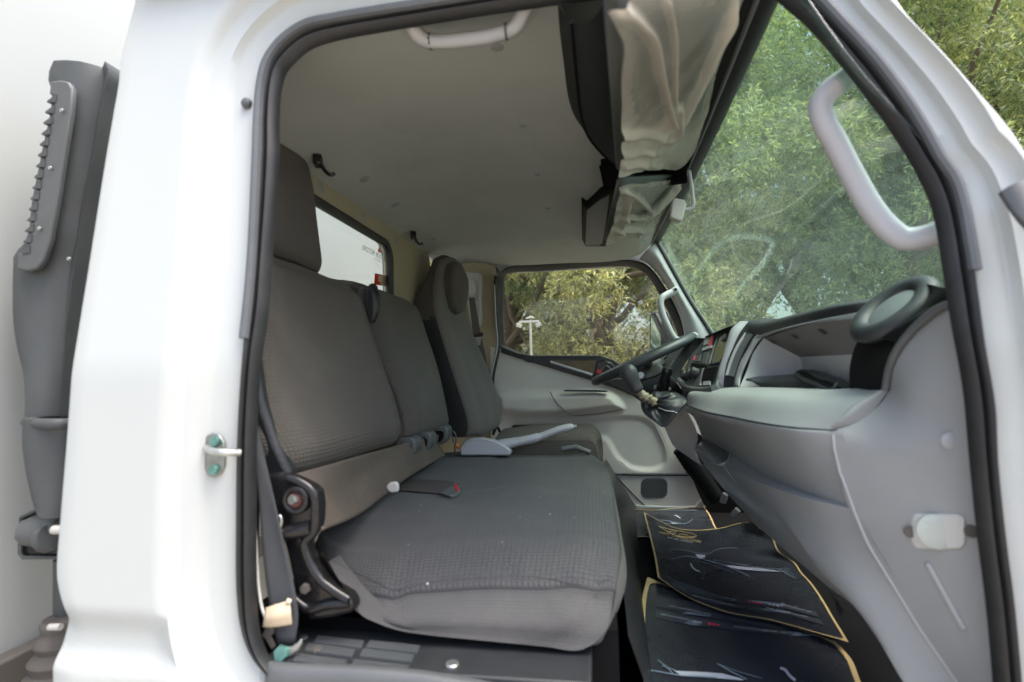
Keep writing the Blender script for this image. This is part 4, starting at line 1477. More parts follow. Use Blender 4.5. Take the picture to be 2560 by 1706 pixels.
obj('brake_lever', tube(catmull(PL([(1215, 1118), (1250, 1112), (1300, 1104), (1345, 1094), (1372, 1084), (1400, 1074), (1425, 1068), (1434, 1066)], y=yb+.02), 40), [.014]*6+[.017]*8+[.0155]*10+[.0125]*14+[.011, .008], n=14), M['silver'], pb)
obj('release_button', tube(PL([(1434, 1067), (1442, 1065)], y=yb+.02), .007), M['metal'], pb)
# ------------------------------------------------------------------ dashboard
da = bpy.data.objects.new('dashboard', None); C.objects.link(da); da.parent = truck; da.location = -wloc(truck)
da['label'] = 'pale grey dashboard with black top pad and open shelf'
K0 = PL([(2083, 1076, .196), (1997, 1070, .237), (1921, 1060, .31), (1834, 1043, .47), (1773, 1031, .605), (1717, 1012, .88)])
K1 = PL([(2222, 976, .20), (2160, 972, .245), (2060, 974, .31), (1940, 972, .45), (1849, 968, .66), (1742, 976, .9)])
Km = [a.lerp(b, .5)+Vector((-.008, 0, .012)) for a, b in zip(K0, K1)]
sh = obj('shelf_front', loft(K0, Km, K1, n=50, m=8), M['grey'], da, label='sloping grey dash front with dust marks')
SB = BVHTree.FromPolygons(*[list(map(tuple, loft(K0, Km, K1, n=50, m=8)[0])), loft(K0, Km, K1, n=50, m=8)[1]])
# right hand rounded end of the shelf front
obj('shelf_end', loft(PL([(2083, 1076, .196), (2125, 1064, .188), (2176, 1033, .185), (2222, 977, .19)]), [a.lerp(b, .5)+Vector((-.006, -.006, .006)) for a, b in zip(catmull(PL([(2083, 1076, .196), (2125, 1064, .188), (2176, 1033, .185), (2222, 977, .19)]), 9), catmull([K0[0], Km[0], K1[0]], 9))], [K0[0], Km[0], K1[0]], n=16, m=5), M['grey'], da)
# panel below: rolled edge, glovebox face, ledge, lower face
K0b = PL([(2083, 1084, .190), (1997, 1079, .230), (1921, 1068, .302), (1834, 1050, .462), (1773, 1037, .60), (1712, 1020, .90)])
K1u = PL([(2092, 1150, .185), (2010, 1135, .236), (1935, 1115, .32), (1855, 1085, .50), (1795, 1063, .68), (1735, 1045, .98)])
K2 = PL([(2122, 1266, .176), (2048, 1245, .245), (1972, 1217, .36), (1895, 1181, .57), (1829, 1138, .84), (1757, 1100, 1.12)])
K3 = PL([(2122, 1271, .174), (2023, 1250, .232), (1946, 1225, .335), (1870, 1195, .53), (1808, 1163, .80), (1734, 1121, 1.12)])
K3b = PL([(2126, 1282, .172), (2030, 1264, .232), (1952, 1240, .335), (1876, 1208, .53), (1812, 1172, .80), (1738, 1128, 1.12)])
K4 = PL([(2440, 1830, .10), (2340, 1790, .112), (2262, 1712, .13), (2189, 1569, .17), (2063, 1461, .29), (1973, 1384, .43), (1885, 1306, .66), (1755, 1161, 1.14)])
for c_ in (K0b, K1u, K2, K3, K3b, K4):
    c_[0] = c_[0]+Vector((.008, -.010, 0))
K4[0] = K4[0]+Vector((.03, 0, 0))
up_ = loft(K0, K0b, K1u, K2, n=60, m=8)
lo_ = loft(K3, K3b, [a.lerp(b, .5)+Vector((-.012, 0, 0)) for a, b in zip(K3b, K4)], K4, n=60, m=8)
led = loft(K2, K3, n=60, m=2)
obj('glovebox_panel', join(up_, led, lo_), M['grey'], da, angle=35, label='grey glovebox panel with a stepped ledge')
obj('panel_return', loft(K4, [p+Vector((.25, 0, .05)) for p in K4], n=40, m=2), M['dark'], da)
# pocket at the far end of the ledge
obj('dash_pocket', slab(PL([(1752, 1104, 1.08), (1762, 1098, 1.08), (1800, 1120, .92), (1826, 1134, .85), (1822, 1148, .82), (1806, 1158, .80), (1768, 1128, 1.0)]), (.001, -.002, .002)), M['slate'], da, smooth=False)
obj('pocket_rim', tube(catmull(PL([(1826, 1137, .835), (1822, 1150, .81), (1808, 1161, .79), (1770, 1141, .97), (1736, 1121, 1.11)]), 30), .0035), M['lgrey'], da)
obj('pocket_latch', slab(PL([(1744, 1113), (1755, 1102), (1762, 1103), (1750, 1117)], y=1.08), (0, -.004, 0)), M['metal'], da, bevel=.001)
obj('dash_seam', tube(catmull(PL([(1808, 1165, .79), (1840, 1208, .72), (1875, 1255, .63), (1902, 1300, .56)]), 30), .0016, n=6), M['lgrey'], da)
obj('edge_gap', tube(catmull([p+Vector((-.001, -.001, -.001)) for p in K0], 50), .0022, n=6), M['dark'], da)
obj('dash_chip', disc(P(1962, 1192, y=.385)-Vector((.004, 0, 0)), (-1, -.3, 0), .004, .001, seg=8), M['lgrey'], da)
# end panel facing the door
LE = PL([(2379, 757, .085), (2349, 768, .10), (2314, 792, .12), (2274, 830, .145), (2247, 862, .16), (2226, 905, .175), (2221, 977, .19), (2176, 1033, .185), (2125, 1064, .186), (2084, 1080, .190), (2092, 1150, .183), (2124, 1275, .172), (2191, 1398, .155), (2288, 1555, .13), (2395, 1712, .11)])
ME = PL([(2384, 775, .07), (2365, 800, .085), (2340, 840, .10), (2315, 890, .11), (2300, 930, .115), (2285, 975, .12), (2275, 1020, .125), (2262, 1060, .125), (2240, 1090, .128), (2225, 1120, .13), (2235, 1190, .125), (2268, 1310, .115), (2320, 1420, .105), (2395, 1570, .09), (2455, 1712, .08)])
RE = PL([(2395, 790, .06), (2405, 830, .06), (2415, 880, .058), (2425, 930, .058), (2432, 980, .056), (2440, 1020, .056), (2448, 1060, .055), (2455, 1100, .055), (2460, 1150, .055), (2465, 1200, .055), (2470, 1260, .055), (2480, 1350, .055), (2492, 1450, .055), (2505, 1580, .055), (2515, 1712, .055)])
ep = loft(LE, ME, RE, n=90, m=12)
obj('end_panel', ep, M['grey'], da, label='smooth grey end panel of the dashboard')
EB = BVHTree.FromPolygons([tuple(p) for p in ep[0]], ep[1])
seamline([(2083, 1086), (2090, 1150), (2112, 1212), (2140, 1290), (2176, 1372), (2198, 1411), (2288, 1555), (2392, 1706)], EB, .0024, M['lgrey'], da, name='end_seam', n=60, off=.0)
obj('panel_plug', disc(onto(2378, 1103, EB, 0), (-.2, -1, 0), .0115, .003, dome=.001), M['lgrey'], da)
rl = [onto(2350+px, 1329+py, EB, .003) for px, py in rrect(0, 0, 132, 86, 18, 5)]
cl_ = obj('courtesy_lamp', slab(rl, (0, .012, 0)), M['cream'], truck, bevel=.003, label='small square courtesy lamp on the end panel')
obj('lamp_lens', disc(onto(2343, 1328, EB, .0025), (-.25, -1, 0), .023, .004), M['lens'], cl_)
for a in (2276, 2428):
    obj('lamp_tab', disc(onto(a, 1328, EB, .001), (-.25, -1, 0), .008, .003), M['pump'], cl_)
seamline([(2318, 1408), (2350, 1465), (2380, 1520), (2410, 1572)], EB, .004, M['lgrey'], da, name='panel_rib', n=20, off=.0)
# pod with round grille at the near end
pod_l = PL([(2124, 974, .275), (2124, 921, .275), (2135, 873, .28), (2156, 833, .285), (2175, 800, .30)])
pod_m = PL([(2165, 976, .235), (2172, 920, .235), (2185, 875, .235), (2205, 845, .235), (2240, 815, .24)])
pod_r = PL([(2210, 976, .20), (2212, 921, .19), (2228, 889, .175), (2249, 858, .165), (2290, 808, .14)])
obj('speaker_pod', loft(pod_l, pod_m, pod_r, n=30, m=10), M['consol'], da, label='black round speaker pod at the end of the dash')
cen_ = P(2233, 774, y=.225)
e1 = Vector((.76, .0, .65)).normalized()
e2 = Vector((-.12, 1, .22)).normalized()
nn = e1.cross(e2).normalized()
if nn.x > 0:
    nn = -nn
RA, RB = .057, .044
ringp = [cen_+e1*RA*math.cos(t)+e2*RB*math.sin(t) for t in [2*math.pi*k/48 for k in range(48)]]
obj('pod_ring', tube(ringp, .0172, n=14, closed=True, flat=(nn, .8)), M['dark'], da, angle=80)
gr_rows = [[cen_+(p-cen_)*f_+nn*h_ for p in ringp] for f_, h_ in ((.97, .002), (.88, .001), (.82, .003), (.5, .008), (.02, .009))]
obj('pod_grille', grid(gr_rows, cu=True), mat('grille_grey', (.15, .175, .18), rough=.6, var=.1, bump=.6, bscale=900), da)
hood0 = [cen_+(ringp[k % 48]-cen_)*1.06-nn*.004 for k in range(-22, 8)]
hood0 = hood0[::-1]
hood1 = catmull(PL([(2262, 717, .28), (2288, 711, .24), (2316, 711, .19), (2346, 717, .13), (2376, 732, .08), (2382, 748, .075), (2379, 757, .083), (2349, 769, .098), (2314, 793, .118), (2276, 830, .142), (2249, 862, .158)]), len(hood0))
hm_ = [a.lerp(b, .5)+nn*.004 for a, b in zip(hood0, hood1)]
obj('pod_hood', loft(hood0, hm_, hood1, n=40, m=6), M['consol'], da)
obj('end_bead', tube(catmull(PL([(2379, 760, .078), (2349, 771, .092), (2314, 796, .112), (2276, 832, .136), (2249, 866, .152), (2228, 908, .168), (2218, 950, .185), (2214, 976, .19)]), 40), .006), M['slate'], da)
# black top pad
T0 = PL([(2195, 775, .335), (2160, 778, .345), (2094, 790, .40), (1985, 814, .52), (1907, 836, .68), (1890, 842, .72)])
T1 = PL([(2250, 737, .33), (2160, 752, .355), (2094, 761, .41), (2007, 781, .53), (1905, 805, .72), (1872, 803, .78)])
T2 = [p+Vector((.05, 0, .006)) for p in T1]
T3 = [p+Vector((.26, 0, -.06)) for p in T1]
obj('dash_pad', loft(T0, [a.lerp(b, .6)+Vector((-.008, 0, .002)) for a, b in zip(T0, T1)], T1, T2, T3, n=50, m=7), M['dark'], da, angle=70, label='black padded top of the dashboard')
obj('dash_pad', loft(PL([(1872, 806, .78), (1842, 812, .82), (1800, 826, .95), (1764, 841, 1.12), (1740, 852, 1.3)]), [p+Vector((.03, 0, .006)) for p in PL([(1872, 803, .78), (1842, 808, .82), (1800, 822, .95), (1764, 838, 1.12), (1740, 848, 1.3)])], [Vector((.72, .78, .0)), Vector((.75, .9, .02)), Vector((.7, 1.0, .03)), Vector((.65, 1.2, .04)), Vector((.55, 1.5, .05))], n=30, m=6), M['dark'], da)
# open shelf (cubby)
R0 = PL([(2168, 800, .262), (2146, 784, .275), (2094, 795, .345), (1985, 818, .495), (1909, 841, .675)])
R1 = PL([(2160, 812, .265), (2140, 801, .28), (2094, 801, .35), (2007, 816, .48), (1909, 846, .68)])
obj('shelf_rim', loft(T0[1:], [p+Vector((-.004, 0, 0)) for p in PL([(2160, 780, .343), (2094, 792, .398), (1985, 816, .518), (1907, 838, .678), (1890, 846, .72)])], PL([(2158, 800, .335), (2094, 801, .39), (2000, 818, .505), (1912, 843, .675), (1895, 852, .715)]), n=40, m=4), M['grey'], da)
bt = PL([(2260, 878, .22), (2126, 887, .34), (2060, 890, .46), (2000, 893, .66)])
bb = [Vector((p.x+.01, p.y, P(2000, 962, y=.66).z)) for p in bt]
rm = PL([(2200, 812, .24), (2158, 800, .268), (2094, 801, .35), (2000, 818, .485), (1909, 846, .68)])
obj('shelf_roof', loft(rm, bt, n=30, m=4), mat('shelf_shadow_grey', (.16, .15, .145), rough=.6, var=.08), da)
obj('shelf_back', loft(bt, bb, n=30, m=4), M['lgrey'], da)
kf = [K1[0], K1[1], K1[2], K1[3], K1[4]]
obj('shelf_floor', loft(kf, bb, n=30, m=4), M['grey'], da)
obj('shelf_side', loft(PL([(1909, 846, .68), (1885, 880, .69), (1866, 930, .69), (1849, 968, .67)]), PL([(1955, 866, .675), (1940, 900, .68), (1930, 935, .68), (1920, 968, .67)]), [bt[-1], bt[-1].lerp(bb[-1], .3), bt[-1].lerp(bb[-1], .7), bb[-1]], n=16, m=6), M['lgrey'], da, label='pale side wall of the open shelf')
for q in ([(1922, 850), (1932, 849), (1943, 857), (1935, 858)], [(1977, 837), (1985, 836), (2000, 846), (1992, 847)], [(2044, 823), (2054, 822), (2072, 834), (2063, 836)]):
    pts = [onto(a, b, BVHTree.FromPolygons([tuple(p) for p in loft(rm, bt, n=30, m=4)[0]], loft(rm, bt, n=30, m=4)[1]), .002) for a, b in q]
    if all(p is not None for p in pts):
        obj('roof_slot', (pts, [[0, 1, 2, 3]]), M['dark'], da, smooth=False)
# shelf rim strip next to the vent
obj('shelf_edge', loft(PL([(1905, 828, .70), (1885, 848, .725), (1868, 876, .735), (1851, 906, .74), (1840, 940, .74), (1837, 966, .73)]), PL([(1912, 838, .685), (1893, 860, .70), (1876, 890, .71), (1862, 920, .71), (1853, 946, .71), (1849, 968, .68)]), n=24, m=4), M['lgrey'], da, solid=.003)
# vent pillar and silver strip
v0 = PL([(1872, 803, .78), (1849, 833, .775), (1831, 872, .77), (1816, 911, .765), (1811, 937, .76), (1808, 968, .76)])
v1 = PL([(1906, 805, .72), (1898, 828, .715), (1885, 846, .725), (1868, 874, .735), (1851, 904, .74), (1838, 966, .735)])
vv = obj('air_vent', loft(v0, v1, n=24, m=6), M['dark'], truck, label='tall black air vent beside the silver strip')
vg0 = catmull(PL([(1868, 834, .765), (1846, 868, .76), (1830, 905, .755), (1820, 938, .75)]), 16)
vg1 = catmull(PL([(1886, 836, .725), (1868, 866, .732), (1850, 904, .738), (1838, 942, .735)]), 16)
for t in (.32, .48, .64, .80, .96):
    obj('vent_slat', tube([a.lerp(b, t)+Vector((-.004, -.003, 0)) for a, b in zip(vg0, vg1)], .0022, n=6), M['slate'], vv)
obj('vent_bar', tube([a.lerp(b, .06)+Vector((-.005, -.004, 0)) for a, b in zip(vg0, vg1)], .004, n=8), M['lgrey'], vv)
for k in range(2, 15, 2):
    obj('vent_fin', tube([vg0[k].lerp(vg1[k], .3)+Vector((-.001, 0, 0)), vg0[k].lerp(vg1[k], 1)+Vector((-.001, 0, 0))], .0018, n=6), M['black'], vv)
s0_ = PL([(1849, 804, .81), (1829, 822, .815), (1816, 859, .81), (1803, 904, .80), (1792, 943, .79), (1787, 968, .79)])
s1_ = [p+Vector((-.006, 0, 0)) for p in PL([(1862, 803, .795), (1841, 826, .79), (1825, 865, .785), (1811, 907, .78), (1802, 940, .775), (1799, 968, .775)])]
obj('silver_strip', loft(s0_, s1_, v0, n=30, m=5), M['silver'], da, label='bright silver strip beside the centre stack')
# centre stack
cTL, cTR, cBR, cBL = P(1764, 840, y=1.12), P(1848, 806, y=.81), P(1789, 970, y=.79), P(1706, 945, y=1.12)
pn_ = (cTR-cTL).cross(cBL-cTL).normalized()
if pn_.x > 0:
    pn_ = -pn_
cpt = cTL.lerp(cBR, .5)


def CS(lst, off=0.0):
    return [on_plane(a, b, cpt, pn_)+pn_*off for a, b in lst]


cs = obj('centre_stack', slab(CS([(1764, 842), (1800, 828), (1842, 811), (1833, 826), (1818, 862), (1804, 905), (1793, 945), (1788, 970), (1760, 974), (1712, 966), (1704, 948), (1710, 925), (1732, 885), (1752, 858)]), -pn_*.06), M['slate'], truck, bevel=.004, label='centre stack with radio, switches and knobs')
obj('stack_lip', tube(catmull(CS([(1700, 952), (1712, 967), (1735, 976), (1765, 978), (1790, 974)], .004), 24), .009), M['slate'], cs)
obj('radio_screen', slab(CS([(1802, 836), (1830, 826), (1818, 862), (1801, 908), (1776, 913), (1788, 872)], .003), -pn_*.002), M['screen'], cs, smooth=False)
obj('screen_bezel', tube(CS([(1802, 836), (1788, 872), (1776, 914), (1801, 909)], .004), .003, n=6), M['dark'], cs)
obj('knob', disc(CS([(1815, 847)], .004)[0], pn_, .012, .006), M['slate'], cs)
for q, m_ in (([(1763, 848), (1783, 840), (1790, 842), (1782, 868), (1760, 878), (1754, 872)], 'dark'), ([(1766, 850), (1778, 845), (1774, 861), (1762, 866)], 'lgrey'), ([(1780, 843), (1788, 841), (1782, 865), (1774, 867)], 'redink'), ([(1760, 872), (1784, 865), (1782, 872), (1758, 880)], 'lgrey'),
              ([(1742, 888), (1779, 878), (1770, 915), (1732, 914)], 'dark'), ([(1744, 892), (1756, 888), (1752, 905), (1740, 907)], 'slate'), ([(1738, 893), (1742, 891), (1738, 902), (1734, 903)], 'redink'), ([(1764, 884), (1777, 881), (1769, 912), (1759, 911)], 'slate'), ([(1732, 910), (1770, 915), (1768, 920), (1731, 919)], 'black'),
              ([(1764, 925), (1797, 919), (1789, 953), (1757, 956)], 'black'), ([(1763, 957), (1780, 955), (1779, 965), (1762, 966)], 'lgrey'), ([(1760, 924), (1764, 923), (1756, 966), (1752, 966)], 'grey')):
    obj('stack_switch' if m_ not in ('redink',) else 'hazard_switch', slab(CS(q, .006 if m_ != 'dark' else .004), -pn_*.004), M[m_], cs, smooth=False)
for a, b in ((1722, 938), (1733, 934), (1744, 930)):
    c = CS([(a, b+6)], .002)[0]
    obj('heater_knob', tube([c, c+pn_*.022], [.017, .014], n=18), M['dark'], cs)
# instrument hood behind the wheel
hood = catmull(PL([(1703, 956, 1.22), (1700, 935, 1.24), (1710, 915, 1.25), (1726, 892, 1.26), (1745, 868, 1.26), (1764, 846, 1.24)]), 30)
hood2 = [p+Vector((-.04, .02, .004)) for p in hood]
obj('instrument_hood', loft(hood, hood2, [p+Vector((.0, .35, 0)) for p in hood2], n=30, m=4), M['dark'], da, label='dark instrument hood in front of the driver')
obj('hood_bead', tube(hood2, .005), M['slate'], da)
obj('instrument_panel', slab(PL([(1700, 950, 1.3), (1722, 900, 1.3), (1762, 846, 1.3), (1772, 870, 1.3), (1740, 960, 1.3)]), (.02, .01, 0)), M['dark'], da, smooth=False)
obj('panel_pod', slab(PL([(1689, 926), (1708, 920), (1712, 950), (1694, 952)], y=1.35), (0, .08, 0)), M['slate'], da, bevel=.006)
# lower console / gear lever console
obj('gear_console', loft(PL([(1652, 1050, 1.10), (1664, 1075, 1.12), (1684, 1115, 1.14), (1717, 1140, 1.15), (1758, 1168, 1.15)]), PL([(1688, 1020, 1.0), (1704, 1052, 1.03), (1714, 1085, 1.06), (1722, 1115, 1.1), (1748, 1150, 1.13)]), PL([(1716, 1008, .90), (1722, 1035, .97), (1738, 1068, 1.03), (1745, 1098, 1.08), (1738, 1124, 1.12)]), n=24, m=8), mat('console_grey', (.70, .69, .67), rough=.45, var=.04, bump=.3, bscale=700), da, label='pale grey gear lever console')
obj('console_top', loft(PL([(1652, 1050, 1.10), (1675, 1020, 1.15), (1700, 990, 1.25), (1708, 958, 1.3)]), PL([(1716, 1008, .90), (1722, 1000, .92), (1734, 988, .94), (1744, 975, .92)]), n=16, m=6), M['grey'], da)
obj('console_card', slab(PL([(1735, 990, .97), (1742, 981, .96), (1751, 981, .93), (1738, 996, .94)]), (0, 0, .002)), M['cream'], da, smooth=False)
obj('console_slot', slab(PL([(1712, 990, 1.0), (1724, 975, .98), (1730, 978, .97), (1722, 1000, .95)]), (0, 0, .002)), M['dark'], da, smooth=False)

# ------------------------------------------------------------------ steering
sw = bpy.data.objects.new('steering_wheel', None); C.objects.link(sw); sw.parent = truck; sw.location = -wloc(truck)
sw['label'] = 'dark grey steering wheel seen edge on'
cw = P(1607, 899, y=1.36)
a1 = Vector((.915, 0, .40)).normalized()
a2 = Vector((-.02, 1, .0)).normalized()
Rw = .193
obj('wheel_rim', tube([cw+a1*Rw*math.cos(t)+a2*Rw*math.sin(t) for t in [2*math.pi*k/64 for k in range(64)]], .0165, n=14, closed=True), M['wheel'], sw)
nw = a1.cross(a2).normalized()
obj('wheel_hub', disc(cw-nw*.045, nw, .07, .035), M['dark'], sw)
for t in (.5, 2.6, 4.7):
    d_ = a1*math.cos(t)+a2*math.sin(t)
    obj('wheel_spoke', tube([cw+d_*.05-nw*.03, cw+d_*.12-nw*.02, cw+d_*Rw], [.018, .014, .010], flat=(nw, .6)), M['dark'], sw)
obj('column_shroud', loft(PL([(1582, 933, 1.26), (1610, 926, 1.26), (1648, 908, 1.26), (1662, 920, 1.26)]), PL([(1588, 955, 1.20), (1625, 945, 1.20), (1668, 935, 1.20), (1690, 955, 1.20)]), PL([(1600, 985, 1.22), (1640, 990, 1.22), (1690, 990, 1.22), (1712, 985, 1.22)]), PL([(1600, 985, 1.5), (1640, 1000, 1.5), (1690, 1000, 1.5), (1712, 985, 1.5)]), n=20, m=8), M['dark'], sw, label='dark steering column shroud with ignition lock')
obj('shroud_joint', tube(catmull(PL([(1590, 955, 1.195), (1610, 950, 1.19), (1640, 940, 1.19), (1664, 925, 1.20)]), 20), .0025, n=6), M['black'], sw)
obj('shroud_lower', slab(PL([(1500, 950), (1560, 945), (1590, 985), (1625, 1000), (1610, 1010), (1582, 990)], y=1.5), (0, .03, 0)), M['dark'], sw, bevel=.004)
obj('ignition_lock', disc(P(1603, 940, y=1.185), (-.3, -1, .2), .012, .008), M['metal'], sw)
sk = catmull(PL([(1655, 978, 1.12), (1660, 955, 1.10), (1666, 935, 1.09), (1670, 920, 1.085)]), 14)
obj('control_stalk', tube(sk, [.024, .020, .021, .019, .020, .018, .019, .017, .018, .016, .017, .017, .017, .014], n=16), M['gloss'], sw, label='black control stalk beside the column')
obj('stalk_base', tube([P(1655, 980, y=1.12), P(1656, 970, y=1.115)], .028, n=18), M['gloss'], sw)
# gear lever
gl_ = bpy.data.objects.new('gear_lever', None); C.objects.link(gl_); gl_.parent = truck; gl_.location = -wloc(truck)
gl_['label'] = 'gear lever with grey knob and torn black gaiter'
kp = catmull(PL([(1561, 914, .93), (1566, 922, .93), (1578, 945, .93), (1590, 968, .93), (1598, 980, .93)]), 18)
kr = [.008, .016, .021, .0235, .0245, .025, .0245, .024, .023, .022, .021, .020, .019, .0185, .018, .0175, .017, .012]
obj('knob', tube(kp, kr, n=18, flat=((1, 0, .6), 1.05)), M['wheel'], gl_, angle=70)
nk = catmull(PL([(1594, 976, .94), (1606, 988, .94), (1622, 998, .94), (1640, 1006, .94)]), 16)
obj('torn_collar', tube([p+Vector((0, 0, .004*math.sin(k*2.1))) for k, p in enumerate(nk)], [.010+.005*abs(math.sin(k*1.7)) for k in range(16)], n=9), mat('torn_lining', (.28, .25, .17), rough=.9, var=.5, vscale=60, bump=1, bscale=90), gl_, label='torn beige lining under the knob')
gt_top = P(1636, 1003, y=.95)
gt_bot = PL([(1601, 1000, .985), (1603, 1018, .955), (1610, 1034, .94), (1634, 1053, .92), (1660, 1069, .905), (1688, 1040, .90), (1718, 1005, .915), (1703, 988, .98), (1678, 980, 1.04), (1640, 985, 1.05), (1612, 990, 1.03), (1601, 1000, .985)])
gb = catmull(gt_bot, 49)[:-1]
g_rows = []
for k in range(13):
    t = k/12
    row = []
    for q, b_ in enumerate(gb):
        th = 2*math.pi*q/48
        base = gt_top+Vector((math.cos(th)*.016, math.sin(th)*.016, 0))
        p = base.lerp(b_, t**.85)
        fold = math.sin(th*5+t*2.5)+.7*math.sin(th*9-t*4+1)+.6*noise.noise(Vector((math.cos(th)*2, math.sin(th)*2, t*4)))*2
        n_ = (p-P(1655, 1020, y=1.0))
        n_.normalize()
        row.append(p+n_*(.010*math.sin(math.pi*t)+.0045*fold*math.sin(math.pi*min(1, t*1.15))))
    g_rows.append(row)
obj('gaiter', grid(g_rows, cu=True), M['vinyl'], gl_, angle=50, solid=.002, label='crumpled black leather gaiter')
obj('gaiter_seam', tube([p+Vector((-.001, -.003, 0)) for p in catmull([g_rows[4][16], g_rows[7][17], g_rows[10][18], g_rows[12][18]], 16)], .0014, n=6), M['cream'], gl_)

# footwell
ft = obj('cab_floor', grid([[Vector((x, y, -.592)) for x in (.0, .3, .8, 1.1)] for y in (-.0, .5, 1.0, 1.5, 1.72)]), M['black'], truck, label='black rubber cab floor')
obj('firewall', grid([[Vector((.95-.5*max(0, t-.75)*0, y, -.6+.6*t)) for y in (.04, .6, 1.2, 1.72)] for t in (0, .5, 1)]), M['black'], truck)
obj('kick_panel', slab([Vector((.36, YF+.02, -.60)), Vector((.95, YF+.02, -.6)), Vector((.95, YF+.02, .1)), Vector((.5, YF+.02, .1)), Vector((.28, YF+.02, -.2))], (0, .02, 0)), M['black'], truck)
obj('footwell_dark', slab(PL([(1692, 1116), (1728, 1188), (1744, 1226), (1760, 1262), (1800, 1300), (1950, 1400), (1950, 1250), (1780, 1110), (1740, 1080)], y=YF-.05), (0, .02, 0)), M['black'], truck, smooth=False)  # black sheet added in front of the trim for the dark of the footwell
col = catmull(PL([(1702, 1120, 1.32), (1728, 1160, 1.32), (1758, 1200, 1.32), (1792, 1250, 1.32)]), 30)
obj('steering_shaft', tube(col, [.030+.002*(k % 2)*(k < 12) for k in range(30)], n=16), M['consol'], truck, label='black steering shaft boot in the dark footwell')
for q in ([(1800, 1242), (1806, 1232), (1818, 1240), (1812, 1262), (1796, 1256)], [(1822, 1288), (1838, 1270), (1850, 1282), (1832, 1298)]):
    obj('foot_pedal', slab(PL(q, y=1.28), (.01, .02, 0)), M['slate'], truck, bevel=.003)
obj('floor_wire', slab(PL([(2072, 1478, .45), (2090, 1500, .45), (2110, 1530, .42), (2100, 1548, .42), (2084, 1520, .43)]), (.002, .006, 0)), M['pump'], truck)

# sill: grey cover strip and tread plate with slotted grilles
zs = P(900, 1672, y=.035).z
obj('sill_cover', loft([P(668, 1652, y=.045), P(690, 1660, y=.035), P(870, 1668, y=.03), P(1050, 1682, y=.03), P(1163, 1700, y=.03), P(1300, 1726, y=.03)], [P(668, 1664, y=.03), P(690, 1672, y=.022), P(870, 1680, y=.018), P(1050, 1694, y=.018), P(1163, 1712, y=.018), P(1300, 1740, y=.018)], [P(670, 1760, y=.018), P(690, 1760, y=.016), P(870, 1770, y=.014), P(1050, 1790, y=.014), P(1163, 1800, y=.014), P(1300, 1810, y=.014)], n=40, m=5), M['slate'], truck, solid=.004, label='grey plastic door sill cover')
zt_ = zs+.002
tp = obj('tread_plate', abox(-.50, -.02, .03, .20, zt_-.03, zt_), M['dark'], truck, bevel=.003, label='black tread plate with slotted grilles')
for (ax, ay, bx, by) in ((795, 1588, 910, 1602), (772, 1608, 888, 1624), (742, 1634, 868, 1650), (925, 1600, 1050, 1614), (908, 1622, 1035, 1637), (886, 1648, 1022, 1664)):
    gr = []
    for k in range(4):
        dy = k*4.6
        q = [(ax-dy*.55, ay+dy), (bx-dy*.45, by+dy), (bx-2-dy*.45, by+dy+2.6), (ax-2-dy*.55, ay+dy+2.6)]
        gr.append(slab([P(a, b, z=zt_+.003) for a, b in q], (0, 0, -.004)))
    obj('tread_grille', join(*gr), M['slate'], tp, smooth=False)
obj('tread_screw', disc(P(1130, 1664, z=zt_), (0, 0, 1), .010, .004), M['metal'], tp)
obj('tread_screw', disc(P(792, 1627, z=zt_), (0, 0, 1), .008, .004), M['pump'], tp)
obj('tread_screw', disc(P(760, 1596, z=zt_), (0, 0, 1), .006, .003), M['slate'], tp)
obj('seat_wire', tube(catmull(PL([(1446, 1648, .11), (1452, 1665, .11), (1442, 1690, .11), (1430, 1710, .11)]), 16), .003), M['lgrey'], truck)
obj('seat_bracket', slab(PL([(1330, 1648), (1350, 1646), (1375, 1672), (1440, 1706), (1420, 1720), (1350, 1680)], y=.11), (0, .01, 0)), M['slate'], truck, bevel=.002)

# ------------------------------------------------------------------ windscreen, header, visors
wsx = [A+Vector((.012*math.sin(math.pi*t), (.06-A.y)*t, .0)) for t in lin(8)][::-1]
hd = obj('windscreen_header', loft([p+Vector((-.03, 0, .004)) for p in wsx], [p+Vector((-.012, 0, -.006)) for p in wsx], [p+Vector((.004, 0, -.012)) for p in wsx], [p+Vector((.02, 0, -.006)) for p in wsx], [p+Vector((.03, 0, .03)) for p in wsx], n=30, m=4), M['rubber'], truck, label='black header trim above the windscreen')
obj('header_bead', tube([p+Vector((-.016, 0, -.012)) for p in wsx], .004), M['slate'], hd)
gtop = [p+Vector((.014, 0, 0)) for p in wsx]
gbot = [Vector((.62, .04, .0)), Vector((.74, .3, -.01)), Vector((.78, .75, -.01)), Vector((.74, 1.2, .02)), P(1800, 880, y=1.67)]
gn = [gbot[0], Vector((.50, .05, .2)), Vector((.36, .05, .4)), gtop[0]]
gf = [gbot[-1], P(1724, 752, y=1.675), P(1680, 674, y=1.675), gtop[-1]]
rowsG = coons(gbot, gtop, gn, gf, lin(30), lin(24))
for j, r in enumerate(rowsG):
    for i, p in enumerate(r):
        p.x += .02*math.sin(math.pi*j/23)*math.sin(math.pi*i/29)
ws = obj('windscreen', grid(rowsG), M['wind'], truck, solid=.004, label='green tinted dusty windscreen')
obj('windscreen_rubber', tube(catmull(PL([(1641, 603, 1.66), (1680, 674, 1.66), (1724, 752, 1.66), (1780, 836, 1.66)]), 30), .006), M['rubber'], truck)
obj('windscreen_bead', tube(catmull(PL([(1648, 604, 1.665), (1686, 674, 1.665), (1730, 752, 1.665), (1786, 836, 1.665)]), 30), .0035), M['lgrey'], truck)

